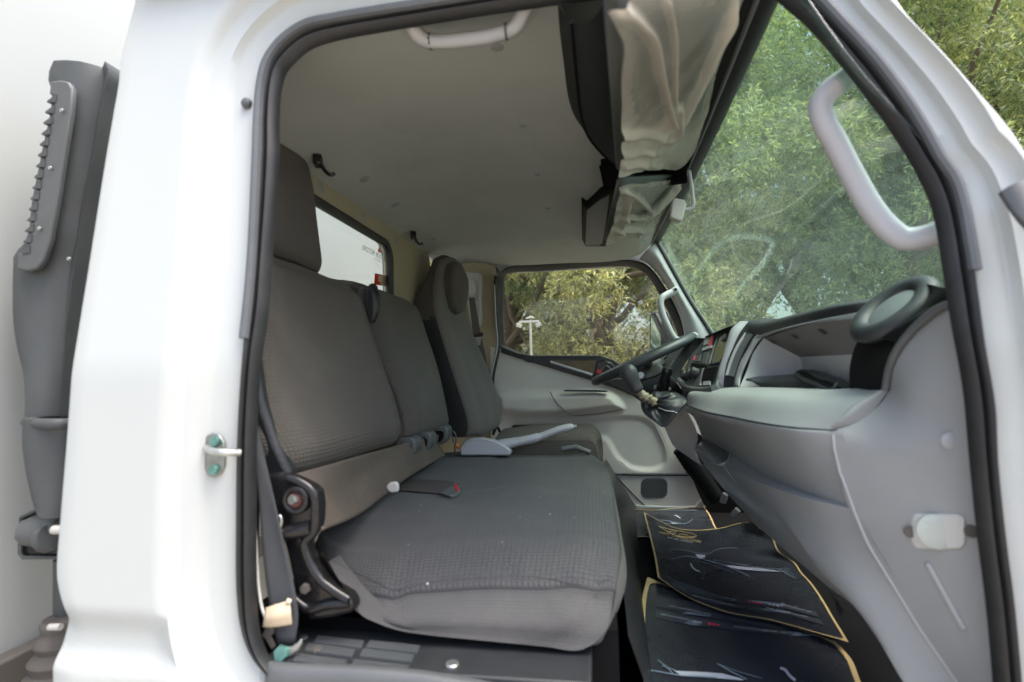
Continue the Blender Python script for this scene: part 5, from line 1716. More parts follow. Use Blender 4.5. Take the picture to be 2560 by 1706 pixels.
# near grab handle on the pillar
nh = catmull(PL([(2150, 176, .10), (2120, 195, .115), (2080, 222, .125), (2052, 258, .13), (2058, 300, .13), (2090, 360, .13), (2138, 452, .13), (2185, 530, .125), (2225, 575, .12), (2262, 598, .115), (2310, 594, .105), (2352, 582, .09)]), 60)
obj('pillar_handle', tube(nh, .0165, n=16), M['handle'], truck, label='large pale grey grab handle on the near pillar')
# wrapped sun visors and their black housings under the header
zv = lambda px: 0


def vis(pts, zz):
    return [P(a, b, z=zz) for a, b in pts]


# passenger visor: black backing board, plastic wrap over it
zc_ = P(1556, 383, x=.06).z
oc_l = [(1395, -40), (1395, 18), (1408, 143), (1428, 265), (1446, 301), (1482, 339), (1523, 372), (1556, 385)]
on_l = [on_head(a, max(b, 4))[0]+Vector((0, 0, -.006)) for a, b in oc_l]
zz = zc_-.005
oc_r = [P(a, b, z=zz) for a, b in [(1545, -60), (1548, 20), (1552, 130), (1553, 215), (1554, 280), (1555, 320), (1556, 350), (1557, 390)]]
oh = obj('overhead_console', loft(on_l, [a.lerp(b, .35)+Vector((0, 0, -.035)) for a, b in zip(on_l, oc_r)], [a.lerp(b, .7)+Vector((0, 0, -.035)) for a, b in zip(on_l, oc_r)], oc_r, n=40, m=6), M['consol'], truck, label='black overhead console above the passenger')
obj('console_step', tube(catmull([a.lerp(b, .32)+Vector((0, 0, -.034)) for a, b in zip(on_l, oc_r)], 40), .004), M['black'], oh)


def wrap(c0, c1, d0, d1, name, lab, par, mt, amp, seed, folds, nu=70, nv=110):
    us, vs = lin(nu), lin(nv)
    rows = coons(c0, c1, d0, d1, us, vs)
    ns = normals(rows)
    out, bun = [], []
    for j in range(nv):
        r = []
        for i in range(nu):
            u, v = us[i], vs[j]
            p = rows[j][i]
            n = ns[j][i]
            thick = .12+.75*(1-sstep(.22, .55, v))+.35*(1-sstep(.02, .12, min(u, 1-u, 1-v)))
            if n.z > 0:
                n = -n
            h = amp*(.8*noise.noise(Vector((u*3+seed, v*3.2, 0)))+.5*noise.noise(Vector((u*9+v*4+seed, v*6-u*3, 1)))+.22*noise.noise(Vector((u*16-v*7+seed, v*22+u*9, 2)))*(1-sstep(.3, .6, v)))
            for (ua, va, ub, vb, w, hh) in folds:
                dx, dy = ub-ua, vb-va
                L2 = dx*dx+dy*dy
                t = max(0, min(1, ((u-ua)*dx+(v-va)*dy)/L2))
                q = math.hypot(u-ua-dx*t, (v-va-dy*t))
                h += hh*math.exp(-(q/w)**2)*(1-.4*t)
                thick += .85*math.exp(-(q/(w*1.5))**2)
            h += .010*math.sin(math.pi*u)*math.sin(math.pi*v)
            r.append(p+n*h)
            bun.append(min(1, thick))
        out.append(r)
    o = obj(name, grid(out), mt, par, angle=180, label=lab)
    at = o.data.attributes.new('plies', 'FLOAT', 'POINT')
    at.data.foreach_set('value', bun)
    return o


sv = bpy.data.objects.new('sun_visor', None); C.objects.link(sv); sv.parent = truck; sv.location = -wloc(truck)
sv['label'] = 'passenger sun visor still in its dusty plastic wrap'
xl, xr_ = .055, A.x-.03
zl, zr_ = P(1556, 383, x=xl).z, A.z-.035


def V_(px, py):
    # visor board: plane through the two long edges
    p0 = Vector((xl, 0, zl)); n = Vector((xr_-xl, 0, zr_-zl)).cross(Vector((0, 1, 0))).normalized()
    return on_plane(px, py, p0, n)


cb = [V_(a, b) for a, b in ((1546, 444), (1562, 442), (1590, 430), (1649, 424), (1714, 410), (1738, 378))]
ct = [V_(a, b) for a, b in ((1520, 30), (1560, 5), (1600, -14), (1680, -35), (1770, -40), (1860, -30))]
cn = [V_(a, b) for a, b in ((1546, 444), (1552, 400), (1555, 300), (1554, 204), (1557, 110), (1540, 70), (1520, 30))]
cf = [V_(a, b) for a, b in ((1738, 378), (1757, 314), (1768, 288), (1788, 199), (1814, 102), (1838, 28), (1860, -30))]
wrap(cb, ct, cn, cf, 'plastic_wrap', 'dusty crinkled plastic wrap', sv, M['film'], .0035, 3.0,
     [(.05, .98, .42, .42, .022, .016), (.97, .9, .5, .30, .05, .014), (.42, .42, .2, .05, .05, .010), (.5, .5, .55, .3, .03, .012), (.0, .35, .45, .28, .03, .008), (.0, .2, .4, .16, .025, .008), (.28, .95, .45, .5, .018, .009), (.05, .1, .5, .02, .03, .008)])
up3 = Vector((0, 0, .014))
obj('visor_board', grid([[p+up3 for p in catmull(cb, 20)], [p+up3 for p in catmull(ct, 20)]]), mat('visor_board', (.03, .036, .032), rough=.5, var=.15), sv, solid=.006, off=1)
# driver visor and housing
sv2 = bpy.data.objects.new('sun_visor', None); C.objects.link(sv2); sv2.parent = truck; sv2.location = -wloc(truck)
sv2['label'] = 'smaller driver sun visor in plastic wrap, far side'
cb = [V_(a, b) for a, b in ((1514, 615), (1540, 608), (1577, 598), (1612, 595), (1632, 584), (1634, 575))]
ct = [V_(a, b) for a, b in ((1548, 470), (1560, 464), (1600, 459), (1640, 455), (1690, 452), (1704, 452))]
cn = [V_(a, b) for a, b in ((1514, 615), (1525, 585), (1534, 550), (1542, 515), (1550, 488), (1548, 470))]
cf = [V_(a, b) for a, b in ((1634, 575), (1645, 550), (1660, 528), (1678, 500), (1696, 470), (1704, 452))]
wrap(cb, ct, cn, cf, 'plastic_wrap', 'dusty crinkled plastic wrap', sv2, M['film'], .006, 9.0,
     [(.05, .9, .55, .55, .03, .018), (.95, .9, .6, .5, .05, .015), (.1, .8, .15, .1, .03, .014), (.1, .5, .5, .45, .03, .010), (.1, .25, .6, .2, .04, .012)], nu=60, nv=60)
obj('visor_board', grid([[p+up3 for p in catmull(cb, 20)], [p+up3 for p in catmull(ct, 20)]]), mat('visor_board_b', (.03, .036, .032), rough=.5, var=.15), sv2, solid=.006, off=1)
zz2 = P(1520, 600, x=.04).z
h_out = [(1454, 492), (1466, 502), (1500, 470), (1550, 452), (1552, 470), (1548, 510), (1535, 560), (1516, 602), (1462, 602), (1455, 585)]
c2 = obj('overhead_pocket', slab([on_head(a, b)[0]+Vector((0, 0, -.025)) for a, b in h_out], (0, 0, .06)), M['consol'], truck, bevel=.006, label='dark open storage pocket above the driver')
obj('pocket_face', slab([on_head(a, b)[0]+Vector((0, 0, -.028)) for a, b in ((1466, 506), (1500, 478), (1522, 466), (1517, 520), (1505, 590), (1498, 597), (1463, 597))], (0, 0, .004)), M['slate'], c2, smooth=False)
obj('header_block', slab([on_head(a, b)[0]+Vector((0, 0, -.02)) for a, b in ((1501, 398), (1550, 400), (1545, 440), (1562, 452), (1715, 425), (1718, 440), (1560, 466), (1513, 458), (1508, 420))], (0, 0, .05)), M['black'], truck, bevel=.004)
# small interior mirror (folded) on its arm
ma_ = obj('mirror_mount', tube(catmull(PL([(1722, 428, .78), (1726, 450, .79), (1731, 485, .80), (1731, 518, .81), (1722, 524, .81), (1710, 524, .81)]), 24), .0055), M['lgrey'], truck, label='cream mirror mount on a bent pale arm')
obj('mount_block', slab(PL([(1686, 494), (1712, 500), (1716, 510), (1706, 550), (1700, 552), (1684, 546), (1676, 540), (1680, 505)], y=.80), (.0, .03, 0)), M['cream'], ma_, bevel=.006, seg=3)
obj('arm_clip', slab(PL([(1706, 440), (1722, 420), (1728, 426), (1730, 434), (1716, 438)], y=.78), (0, .02, 0)), M['lgrey'], ma_, bevel=.003)
# ------------------------------------------------------------------ paper floor mats with printed artwork
ZF = -.588


def paper_mat(c0, c1, d0, d1, name, label, border=.012):
    us, vs = lin(60), lin(60)
    rows = coons(c0, c1, d0, d1, us, vs)
    for j, r in enumerate(rows):
        for i, p in enumerate(r):
            p.z += .003*noise.noise(Vector((i*.08, j*.08, 5)))
    d = grid(rows)
    o = obj(name, d, M['paper'], None, angle=180, solid=.0012)
    tag(o, label, 'floor mat', 'paper floor mats')
    tree = BVHTree.FromPolygons([tuple(p) for p in d[0]], d[1])
    return o, tree, rows


def ribbon(rows, side, w, rad, par, name='gold_border'):
    """border strip printed just inside all four edges with rounded inner corners"""
    nv, nu = len(rows), len(rows[0])
    ns = normals(rows)

    def at(u, v):
        x, y = u*(nu-1), v*(nv-1)
        i, j = min(nu-2, int(x)), min(nv-2, int(y))
        a = rows[j][i].lerp(rows[j][i+1], x-i)
        b = rows[j+1][i].lerp(rows[j+1][i+1], x-i)
        n = ns[j][i]
        if n.z < 0:
            n = -n
        return a.lerp(b, y-j)+n*.0030
    wu = (rows[nv//2][-1]-rows[nv//2][0]).length
    wv = (rows[-1][nu//2]-rows[0][nu//2]).length
    inner = rrect(wu/2, wv/2, wu-2*w, wv-2*w, rad, 9)
    # densify
    dn = []
    m = len(inner)
    for i in range(m):
        a, b = inner[i], inner[(i+1) % m]
        k = max(1, int(math.hypot(b[0]-a[0], b[1]-a[1])/.012))
        for q in range(k):
            dn.append((a[0]+(b[0]-a[0])*q/k, a[1]+(b[1]-a[1])*q/k))
    cx_, cy_ = wu/2, wv/2
    A_, B_ = [], []
    for x, y in dn:
        dx, dy = x-cx_, y-cy_
        s = min((cx_/abs(dx)) if dx else 1e9, (cy_/abs(dy)) if dy else 1e9)
        ox, oy = cx_+dx*s, cy_+dy*s
        A_.append(at(min(1, max(0, x/wu)), min(1, max(0, y/wv))))
        B_.append(at(min(1, max(0, ox/wu)), min(1, max(0, oy/wv))))
    return obj(name, grid([A_, B_], cu=True), M['gold'], par, smooth=False)


def lift(lst):
    return [P(q[0], q[1], z=ZF+(q[2] if len(q) > 2 else 0)) for q in lst]


# middle mat: curled, lying over the other two
mb = lift([(1644, 1446, .03), (1669, 1464, .02), (1708, 1490, .012), (1759, 1515, .01), (1810, 1532, .01), (1912, 1551, .012), (1988, 1570, .014), (2065, 1594, .016), (2122, 1611, .02)])
mt_ = lift([(1608, 1281, .05), (1649, 1304, .025), (1682, 1319, .010), (1713, 1325, .006), (1759, 1327, .008), (1800, 1323, .02), (1850, 1309, .055), (1881, 1306, .08)])
ml = lift([(1644, 1446, .03), (1634, 1388, .03), (1622, 1337, .04), (1608, 1281, .05)])
mr_ = lift([(2122, 1611, .02), (2090, 1556, .016), (2065, 1513, .02), (2034, 1467, .03), (2005, 1434, .035), (1988, 1408, .04), (1950, 1380, .05), (1932, 1344, .065), (1881, 1306, .08)])
mid, mid_t, mid_r = paper_mat(mb, mt_, ml, mr_, 'floor_mat', 'curled black paper floor mat with gold crest, lying over the other two')
ribbon(mid_r, 0, .0065, .012, mid)
# near mat
nb = lift([(1616, 1790, .004), (1800, 1800, .002), (2000, 1810, .002), (2190, 1800, .002)])
ntop = lift([(1618, 1444, .012), (1670, 1466, .006), (1760, 1500, .003), (1900, 1545, .002), (2088, 1606, .002)])
nl = lift([(1616, 1790, .004), (1608, 1650, .005), (1602, 1569, .007), (1605, 1505, .009), (1618, 1444, .012)])
nr = lift([(2190, 1800, .002), (2150, 1706, .002), (2128, 1650, .002), (2088, 1606, .002)])
nm, nm_t, nm_r = paper_mat(nb, ntop, nl, nr, 'floor_mat', 'black paper floor mat nearest the doorway, corner under the curled one')
ribbon(nm_r, 0, .010, .03, nm)
# far mat
fb = lift([(1570, 1345, .002), (1700, 1345, .002), (1815, 1345, .002)])
ftp = lift([(1566, 1275, .003), (1660, 1275, .002), (1753, 1269, .003), (1762, 1269, .004)])
fl2 = lift([(1570, 1345, .002), (1568, 1310, .002), (1566, 1275, .003)])
fr2 = lift([(1815, 1345, .002), (1792, 1323, .003), (1776, 1290, .004), (1762, 1269, .004)])
fm, fm_t, fm_r = paper_mat(fb, ftp, fl2, fr2, 'floor_mat', 'black paper floor mat at the driver side, farthest of the mats')
ribbon(fm_r, 0, .006, .004, fm)


def print_(par, tree, polys, mt, name, off=.0032, label=None):
    ds = []
    for poly in polys:
        pts = [onto(a, b, tree, off) for a, b in poly]
        if any(p is None for p in pts):
            continue
        ds.append((pts, [list(range(len(pts)))]))
    if name in ('contact_block', 'car_highlight') and len(ds) < 9:
        for d in ds:
            obj(name, d, M[mt], par, smooth=False)
        return None
    if ds:
        return obj(name, join(*ds), M[mt], par, smooth=False, label=label)


def stroke(pts, w, n=30):
    c = catmull([Vector((a, b, 0)) for a, b in pts], n)
    out = []
    for i in range(n-1):
        a, b = c[i], c[i+1]
        t = (b-a).normalized()
        m_ = Vector((-t.y, t.x, 0))*w/2
        out.append([((a-m_).x, (a-m_).y), ((b-m_).x, (b-m_).y), ((b+m_).x, (b+m_).y), ((a+m_).x, (a+m_).y)])
    return out


def mz(lst):           # crop pixels of the mat study to photo pixels
    return [(1580+a*.2551, 1250+b*.2551) for a, b in lst]


# crest: pointed oval with script and two lines of lettering
pl = stroke(mz([(258, 265), (330, 310), (400, 345), (470, 372), (560, 380), (610, 374), (634, 362), (600, 342), (520, 325), (430, 308), (340, 290), (258, 265)]), 1.6, 60)
pl += stroke(mz([(345, 330), (375, 315), (440, 318)]), 1.4, 10)+stroke(mz([(375, 340), (430, 333)]), 1.3, 8)+stroke(mz([(550, 352), (480, 345), (450, 355), (490, 368), (545, 366)]), 1.4, 16)
print_(mid, mid_t, pl, 'gold', 'gold_crest', label='gold oval crest with lettering')


def mat_text(body, par, tree, origin, ex, ey, mt, name, off=.0032, size=1.0):
    V, F = text(body, size)
    w = max(v.x for v in V)-min(v.x for v in V)
    pts = []
    for v in V:
        a = origin[0]+ex[0]*v.x/w+ey[0]*v.y
        b = origin[1]+ex[1]*v.x/w+ey[1]*v.y
        p = onto(a, b, tree, off)
        if p is None:
            return None
        pts.append(p)
    return obj(name, (pts, F), M[mt], par, smooth='raw' if 0 else False)


def zz_(x, y):
    return (1580+x*.2551, 1250+y*.2551)


mat_text('FIRST CHOICE CARS', mid, mid_t, zz_(470, 375), (104, 24), (3.5, -6.5), 'gold', 'crest_lettering')
mat_text('BUY | SELL | TRADE-IN', mid, mid_t, zz_(470, 402), (64, 13), (3, -5), 'whiteink', 'crest_lettering')
# car artwork in thin light lines (generic low sports car)
car = []
for pts, w in (([(385, 592), (440, 580), (500, 562), (620, 575), (760, 610), (900, 650), (1060, 715), (1160, 765)], 1.6), ([(580, 600), (760, 640), (900, 690), (1000, 725)], .8),
               ([(370, 495), (500, 500), (640, 530), (760, 540)], 1.1), ([(370, 495), (365, 515), (400, 528)], 1.0), ([(760, 540), (820, 500), (900, 485), (1040, 482)], .9), ([(800, 600), (1000, 630), (1300, 690)], .8),
               ([(1440, 690), (1530, 740), (1610, 782)], 1.2), ([(1480, 705), (1560, 725), (1590, 750)], .9), ([(1060, 645), (1300, 680), (1560, 690)], .8)):
    car += stroke(mz(pts), w*1.3, 24)
print_(mid, mid_t, car, 'blueink', 'car_artwork', label='light outline of a low sports car')
print_(mid, mid_t, [mz([(620, 542), (720, 552), (712, 578), (680, 585), (640, 572)]), mz([(918, 650), (1040, 660), (1290, 685), (1470, 715), (1300, 712), (1040, 690), (960, 668)]), mz([(920, 652), (970, 668), (1150, 758), (1120, 750), (960, 672)])], 'whiteink', 'car_highlight')
print_(mid, mid_t, stroke(mz([(572, 630), (590, 668), (625, 700), (665, 714)]), 3.2, 9), 'whiteink', 'car_highlight')
# contact strips
strips = []
strips += [mz([(330, 730), (400, 785), (560, 870), (760, 940), (1040, 985), (1060, 1018), (760, 970), (540, 900), (380, 810), (345, 770)])]
strips += [mz([(350, 785), (480, 880), (640, 955), (860, 1010), (1075, 1045), (1095, 1080), (840, 1040), (600, 970), (420, 860), (370, 810)])]
strips += [mz([(1080, 985), (1400, 1025), (1800, 1105), (1840, 1160), (1500, 1075), (1110, 1025)]), mz([(1100, 1048), (1400, 1080), (1840, 1180), (1890, 1240), (1500, 1130), (1130, 1085)])]
print_(mid, mid_t, strips, 'greyink', 'contact_strip', off=.0024, label='grey contact strip with white lettering')
print_(mid, mid_t, [mz([(440, 840), (500, 875), (540, 905), (490, 885)]), mz([(1130, 990), (1400, 1022), (1520, 1045), (1480, 1060), (1200, 1015)]), mz([(1260, 1080), (1420, 1095), (1560, 1110), (1530, 1128), (1300, 1095)])], 'blueink', 'contact_block', off=.0032)
wl_ = []


def dots(a, b, n, w, h):
    out = []
    for k in range(n):
        t = (k+.5)/n
        x, y = a[0]+(b[0]-a[0])*t, a[1]+(b[1]-a[1])*t
        hh = h*(.6+.4*((k*7) % 3)/2)
        ww = w*(.7+.3*((k*5) % 4)/3)
        out.append([(x-ww, y-hh), (x+ww, y-hh*.7), (x+ww, y+hh), (x-ww, y+hh*.8)])
    return out


mat_text('info@firstchoicecars.ae', mid, mid_t, zz_(840, 958), (88, 20), (2.5, -6), 'whiteink', 'contact_lettering', off=.0040)
mat_text('Sheikh Zayed Road, Al Quoz, Dubai', mid, mid_t, zz_(800, 1000), (104, 26), (2.5, -6), 'whiteink', 'contact_lettering', off=.0040)
mat_text('@firstchoicecars.uae', mid, mid_t, zz_(1610, 1075), (76, 19), (2.5, -6), 'whiteink', 'contact_lettering', off=.0040)
mat_text('www.firstchoicecars.com', mid, mid_t, zz_(1520, 1118), (104, 24), (2.5, -6), 'whiteink', 'contact_lettering', off=.0040)
print_(mid, mid_t, dots(zz_(1130, 1012), zz_(1290, 1035), 4, 3.6, 2.8), 'redink', 'social_icons', off=.0040)
print_(mid, mid_t, dots(zz_(1330, 1040), zz_(1450, 1058), 3, 3.0, 2.2), 'whiteink', 'social_icons', off=.0040)
print_(mid, mid_t, dots(zz_(625, 905), zz_(660, 912), 1, 4, 2), 'gold', 'social_icons', off=.0040)
# near mat print (upside down from here)
st = [mz([(238, 965), (560, 1000), (915, 1140), (920, 1195), (560, 1120), (240, 1055)]), mz([(232, 1085), (560, 1150), (930, 1215), (940, 1280), (560, 1235), (230, 1165)]), mz([(940, 1140), (1200, 1200), (1560, 1260), (1560, 1290), (1200, 1240), (950, 1190)]), mz([(955, 1222), (1300, 1275), (1740, 1320), (1810, 1345), (1400, 1330), (970, 1285)])]
print_(nm, nm_t, st, 'greyink', 'contact_strip', off=.0024, label='grey contact strip with upside down lettering')
print_(nm, nm_t, [mz([(495, 1130), (540, 1105), (780, 1150), (760, 1160)]), mz([(510, 1222), (560, 1198), (700, 1230), (720, 1258), (600, 1245)]), mz([(1560, 1345), (1600, 1318), (1760, 1338), (1800, 1348)])], 'blueink', 'contact_block', off=.0032)
mat_text('www.firstchoicecars.com', nm, nm_t, zz_(570, 1098), (-104, -22), (-1, 7), 'whiteink', 'contact_lettering', off=.0040)
mat_text('firstchoicecars.uae', nm, nm_t, zz_(440, 1170), (-80, -16), (-1, 7), 'whiteink', 'contact_lettering', off=.0040)
mat_text('info@firstchoicecars.ae', nm, nm_t, zz_(1200, 1285), (-100, -12), (-1, 6), 'whiteink', 'contact_lettering', off=.0040)
mat_text('+971 4 7777', nm, nm_t, zz_(1560, 1318), (-50, -3), (-1, 5), 'whiteink', 'contact_lettering', off=.0040)
print_(nm, nm_t, dots(zz_(870, 1247), zz_(740, 1226), 3, 5, 4), 'redink', 'social_icons', off=.0040)
print_(nm, nm_t, dots(zz_(690, 1220), zz_(600, 1208), 3, 4, 3.4), 'whiteink', 'social_icons', off=.0040)
print_(nm, nm_t, dots(zz_(1410, 1308), zz_(1405, 1308), 1, 5, 2.4), 'gold', 'social_icons', off=.0040)


def m7(lst):
    return [(1500+a*.4505, 1150+b*.4505) for a, b in lst]


carn = []
for pts, w in (([(258, 1172), (330, 1185), (450, 1205), (600, 1215), (800, 1232)], 2.4), ([(320, 1118), (370, 1160), (410, 1200)], 2.0), ([(650, 1140), (730, 1185), (815, 1228)], 2.4), ([(650, 1140), (770, 1185), (900, 1222)], 1.4), ([(345, 1150), (420, 1178)], 1.6)):
    carn += stroke(m7(pts), w*1.4, 20)
print_(nm, nm_t, carn, 'blueink', 'car_artwork', label='light outline of a low sports car')
print_(nm, nm_t, [m7([(410, 1180), (560, 1186), (680, 1195), (780, 1222), (800, 1232), (600, 1218), (450, 1205)])], 'whiteink', 'car_highlight')
print_(nm, nm_t, stroke(m7([(1000, 1165), (1025, 1172), (1050, 1205), (1085, 1234)]), 7, 9), 'whiteink', 'car_highlight')
# far mat artwork
print_(fm, fm_t, stroke(mz([(420, 160), (450, 170), (472, 190)]), 2.4, 6)+[mz([(360, 215), (440, 232), (480, 240), (400, 242)])], 'whiteink', 'car_highlight')
print_(fm, fm_t, stroke(mz([(280, 205), (360, 215), (430, 235), (525, 242), (600, 192)]), 1.5, 20)+stroke(mz([(255, 108), (630, 110)]), 1.4, 12)+stroke(mz([(300, 235), (450, 248)]), 1.0, 10), 'blueink', 'car_artwork')

# ------------------------------------------------------------------ document wallet on the dash shelf
zw = P(1960, 972, y=.42).z


def w1(lst):
    return [(1660+a*.2168, 720+b*.2168) for a, b in lst]


wa = thing('document_wallet', 'black folded leather document wallet lying on the dash shelf', 'wallet', P(1960, 972, y=.42))
lower = [(q, y) for q, y in zip(w1([(990, 1065), (1060, 1110), (1190, 1172), (1500, 1172), (1800, 1176), (2000, 1180), (2110, 1100)]), (.62, .60, .56, .46, .39, .345, .33))]
upper = [(q, y) for q, y in zip(w1([(1000, 1040), (1060, 1026), (1200, 1015), (1530, 985), (1640, 945), (1800, 985), (2100, 1082)]), (.65, .65, .63, .54, .50, .44, .36))]
lo3 = [P(q[0], q[1], y=y) for q, y in lower]
hi3 = [P(q[0], q[1], y=y) for q, y in upper]
obj('cover', loft(lo3, [a.lerp(b, .5)+Vector((-.012, -.01, 0)) for a, b in zip(lo3, hi3)], hi3, [p+Vector((.05, .02, -.01)) for p in hi3], n=36, m=6), M['vinyl'], wa, solid=.003)
op = [P(a, b, y=y) for (a, b), y in zip(w1([(1595, 985), (1640, 958), (1720, 965), (1850, 1040), (2060, 1130), (2010, 1165), (1800, 1100), (1640, 1030)]), (.50, .49, .475, .42, .345, .345, .40, .47))]
obj('opening', slab([p+Vector((-.016, -.012, 0)) for p in op], (.004, .003, 0)), M['black'], wa, smooth=False)
obj('fold', tube(catmull([p+Vector((-.016, -.014, 0)) for p in op+[op[0]]], 50), .004, n=8, closed=True), M['vinyl'], wa)
obj('inner_leaf', slab([p for p in PL([(2075, 940, .36), (2100, 945, .33), (2124, 958, .30), (2124, 966, .30), (2108, 972, .30), (2060, 952, .38)])], (.006, .004, 0)), M['vinyl'], wa, bevel=.001)
# ------------------------------------------------------------------ outside: ground, trees, lamp post
gd = obj('ground', grid([[Vector((x, y, GROUND)) for x in (-400, -40, -8, -2, 2, 8, 40, 400)] for y in (-400, -40, -8, -2, 2, 8, 40, 400)]), M['sand'], None)
gd['kind'] = 'structure'


def leaf_mesh(name, centres, radii, per, L, Wd, mt, droop, seed, flat=1.0, clump=None):
    """crown: thousands of narrow leaves set in sprays around clump centres"""
    g = np.random.default_rng(seed)
    sp_n = per//9
    Vs, Ts = [], []
    for c, rad in zip(centres, radii):
        d = g.normal(size=(sp_n, 3))
        d /= np.linalg.norm(d, axis=1)[:, None]
        rr = rad*(g.random(sp_n)**.42)
        base = np.array(c)+d*rr[:, None]*np.array([1, 1, flat])
        ax = d*.8+g.normal(size=(sp_n, 3))*.5+np.array([0, 0, -droop])
        ax /= np.linalg.norm(ax, axis=1)[:, None]
        for k in range(9):
            n = sp_n
            t = (k/8)*.16
            side = g.normal(size=(n, 3))
            side -= ax*np.sum(side*ax, axis=1)[:, None]
            side /= np.linalg.norm(side, axis=1)[:, None]+1e-9
            dr = ax*.55+side*.75+np.array([0, 0, -.15])
            dr /= np.linalg.norm(dr, axis=1)[:, None]
            ll = L*(.6+.7*g.random(n))
            ww = Wd*(.7+.6*g.random(n))
            p0 = base+ax*t
            nr = g.normal(size=(n, 3))
            wv_ = np.cross(dr, nr)
            wv_ /= np.linalg.norm(wv_, axis=1)[:, None]+1e-9
            p1 = p0+dr*ll[:, None]*.45+wv_*ww[:, None]*.5
            p2 = p0+dr*ll[:, None]
            p3 = p0+dr*ll[:, None]*.45-wv_*ww[:, None]*.5
            Vs.append(np.stack([p0, p1, p2, p3], axis=1).reshape(-1, 3))
            sh_ = np.clip(.35+.22*g.normal(size=n)+.25*(rr/rad-.6), 0, .93)  # leaves deeper in a clump are darker: hollow shade put into the tint
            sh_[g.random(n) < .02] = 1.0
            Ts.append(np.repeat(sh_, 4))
    V = np.concatenate(Vs).astype(np.float32)
    T = np.concatenate(Ts).astype(np.float32)
    nf = len(V)//4
    me = bpy.data.meshes.new(name)
    me.vertices.add(len(V))
    me.vertices.foreach_set('co', V.ravel())
    me.loops.add(nf*4)
    me.loops.foreach_set('vertex_index', np.arange(nf*4, dtype=np.int32))
    me.polygons.add(nf)
    me.polygons.foreach_set('loop_start', np.arange(0, nf*4, 4, dtype=np.int32))
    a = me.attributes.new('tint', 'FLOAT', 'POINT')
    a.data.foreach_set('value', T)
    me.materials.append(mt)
    me.update(calc_edges=True)
    me.validate()
    return me


def limb(p, q, r0_, r1_, wob, n=8, seed=0):
    g = random.Random(seed)
    pts, rs = [], []
    for k in range(n):
        t = k/(n-1)
        pts.append(p.lerp(q, t)+Vector((g.uniform(-1, 1), g.uniform(-1, 1), 0))*wob*math.sin(math.pi*t))
        rs.append(r0_+(r1_-r0_)*t)
    return tube(pts, rs, n=8)


protos = []


def make_proto(k, h, spread, mt, per, ncl, L, Wd, lean, low):
    g = random.Random(100+k)
    cs, rs, lm = [], [], []
    top = Vector((lean, 0, h*.55))
    lm.append(limb(Vector((0, 0, -.1)), top, .17, .10, .10, seed=k))
    for i in range(ncl):
        a = g.uniform(0, 2*math.pi)
        z = h*(low+(1.02-low)*((i+.5)/ncl))
        prof_ = math.sin(math.pi*min(1, .12+.80*(z/h)))**.6
        r = spread*prof_*math.sqrt(g.uniform(.05, 1))
        c = Vector((lean*z/h+r*math.cos(a), r*math.sin(a), z))
        cs.append(tuple(c)); rs.append(g.uniform(.36, .74)*spread*.42)
        if i % 2 == 0:
            t0 = g.uniform(.35, .95)
            lm.append(limb(Vector((0, 0, -.1)).lerp(top, t0), c, .06, .014, .12, seed=k*50+i))
    crown = leaf_mesh('crown', cs, rs, per, L, Wd, mt, .5, 10+k)
    return crown, join(*lm)


spec = [(0, 7.2, 2.3, 'leafA', 2200, 34, .085, .021, .3), (1, 8.0, 2.5, 'leafB', 2200, 36, .085, .020, -.4), (2, 6.6, 2.2, 'leafC', 2200, 32, .09, .020, .1)]
meshes = []
for k, h, s, mname, per, ncl, L, Wd, ln in spec:
    cm, lm = make_proto(k, h, s, M[mname], per, ncl, L, Wd, ln, (.32, .34, .15)[k])
    meshes.append((cm, lm))
tm = []
for cm, lm in meshes:
    me = bpy.data.meshes.new('trunk')
    me.from_pydata([tuple(v) for v in lm[0]], [], lm[1])
    me.materials.append(M['bark'])
    me.shade_smooth()
    tm.append(me)
trees = [  # x, y, prototype, scale, turn, label
    (-1.9, 7.4, 2, .96, 0.3, 'pale leaved tree at the rear edge of the driver window'),
    (.15, 6.9, 2, .90, 2.1, 'pale olive leaved tree filling the driver window, beside the wing mirror'),
    (2.0, 7.6, 0, 1.0, 1.0, 'olive leaved tree behind the windscreen, next to the far pillar'),
    (3.9, 7.1, 1, .98, 4.0, 'green leafy tree behind the large near grab handle'),
    (5.8, 7.9, 0, 1.04, 5.2, 'olive leaved tree seen in open air past the front pillar'),
    (7.4, 7.2, 1, 1.0, 2.7, 'green leafy tree at the right edge of the photo'),
    (-.6, 10.6, 1, 1.12, 3.3, 'green tree standing farther back behind the driver window tree'),
    (1.6, 11.6, 0, 1.5, .2, 'very tall olive tree far behind the driver side pillar'),
    (4.8, 12.0, 0, 1.55, 1.9, 'very tall olive tree far behind the middle of the windscreen'),
    (7.8, 12.4, 1, 1.45, 4.6, 'very tall green tree far behind the front pillar'),
    (-1.9, 11.6, 2, 1.35, 4.1, 'tall pale tree far behind the lamp post'),
]
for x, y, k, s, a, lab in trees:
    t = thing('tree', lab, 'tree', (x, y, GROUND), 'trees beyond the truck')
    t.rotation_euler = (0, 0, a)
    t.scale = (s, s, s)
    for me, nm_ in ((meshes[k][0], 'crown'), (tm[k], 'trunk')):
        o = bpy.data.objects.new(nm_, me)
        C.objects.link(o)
        o.parent = t
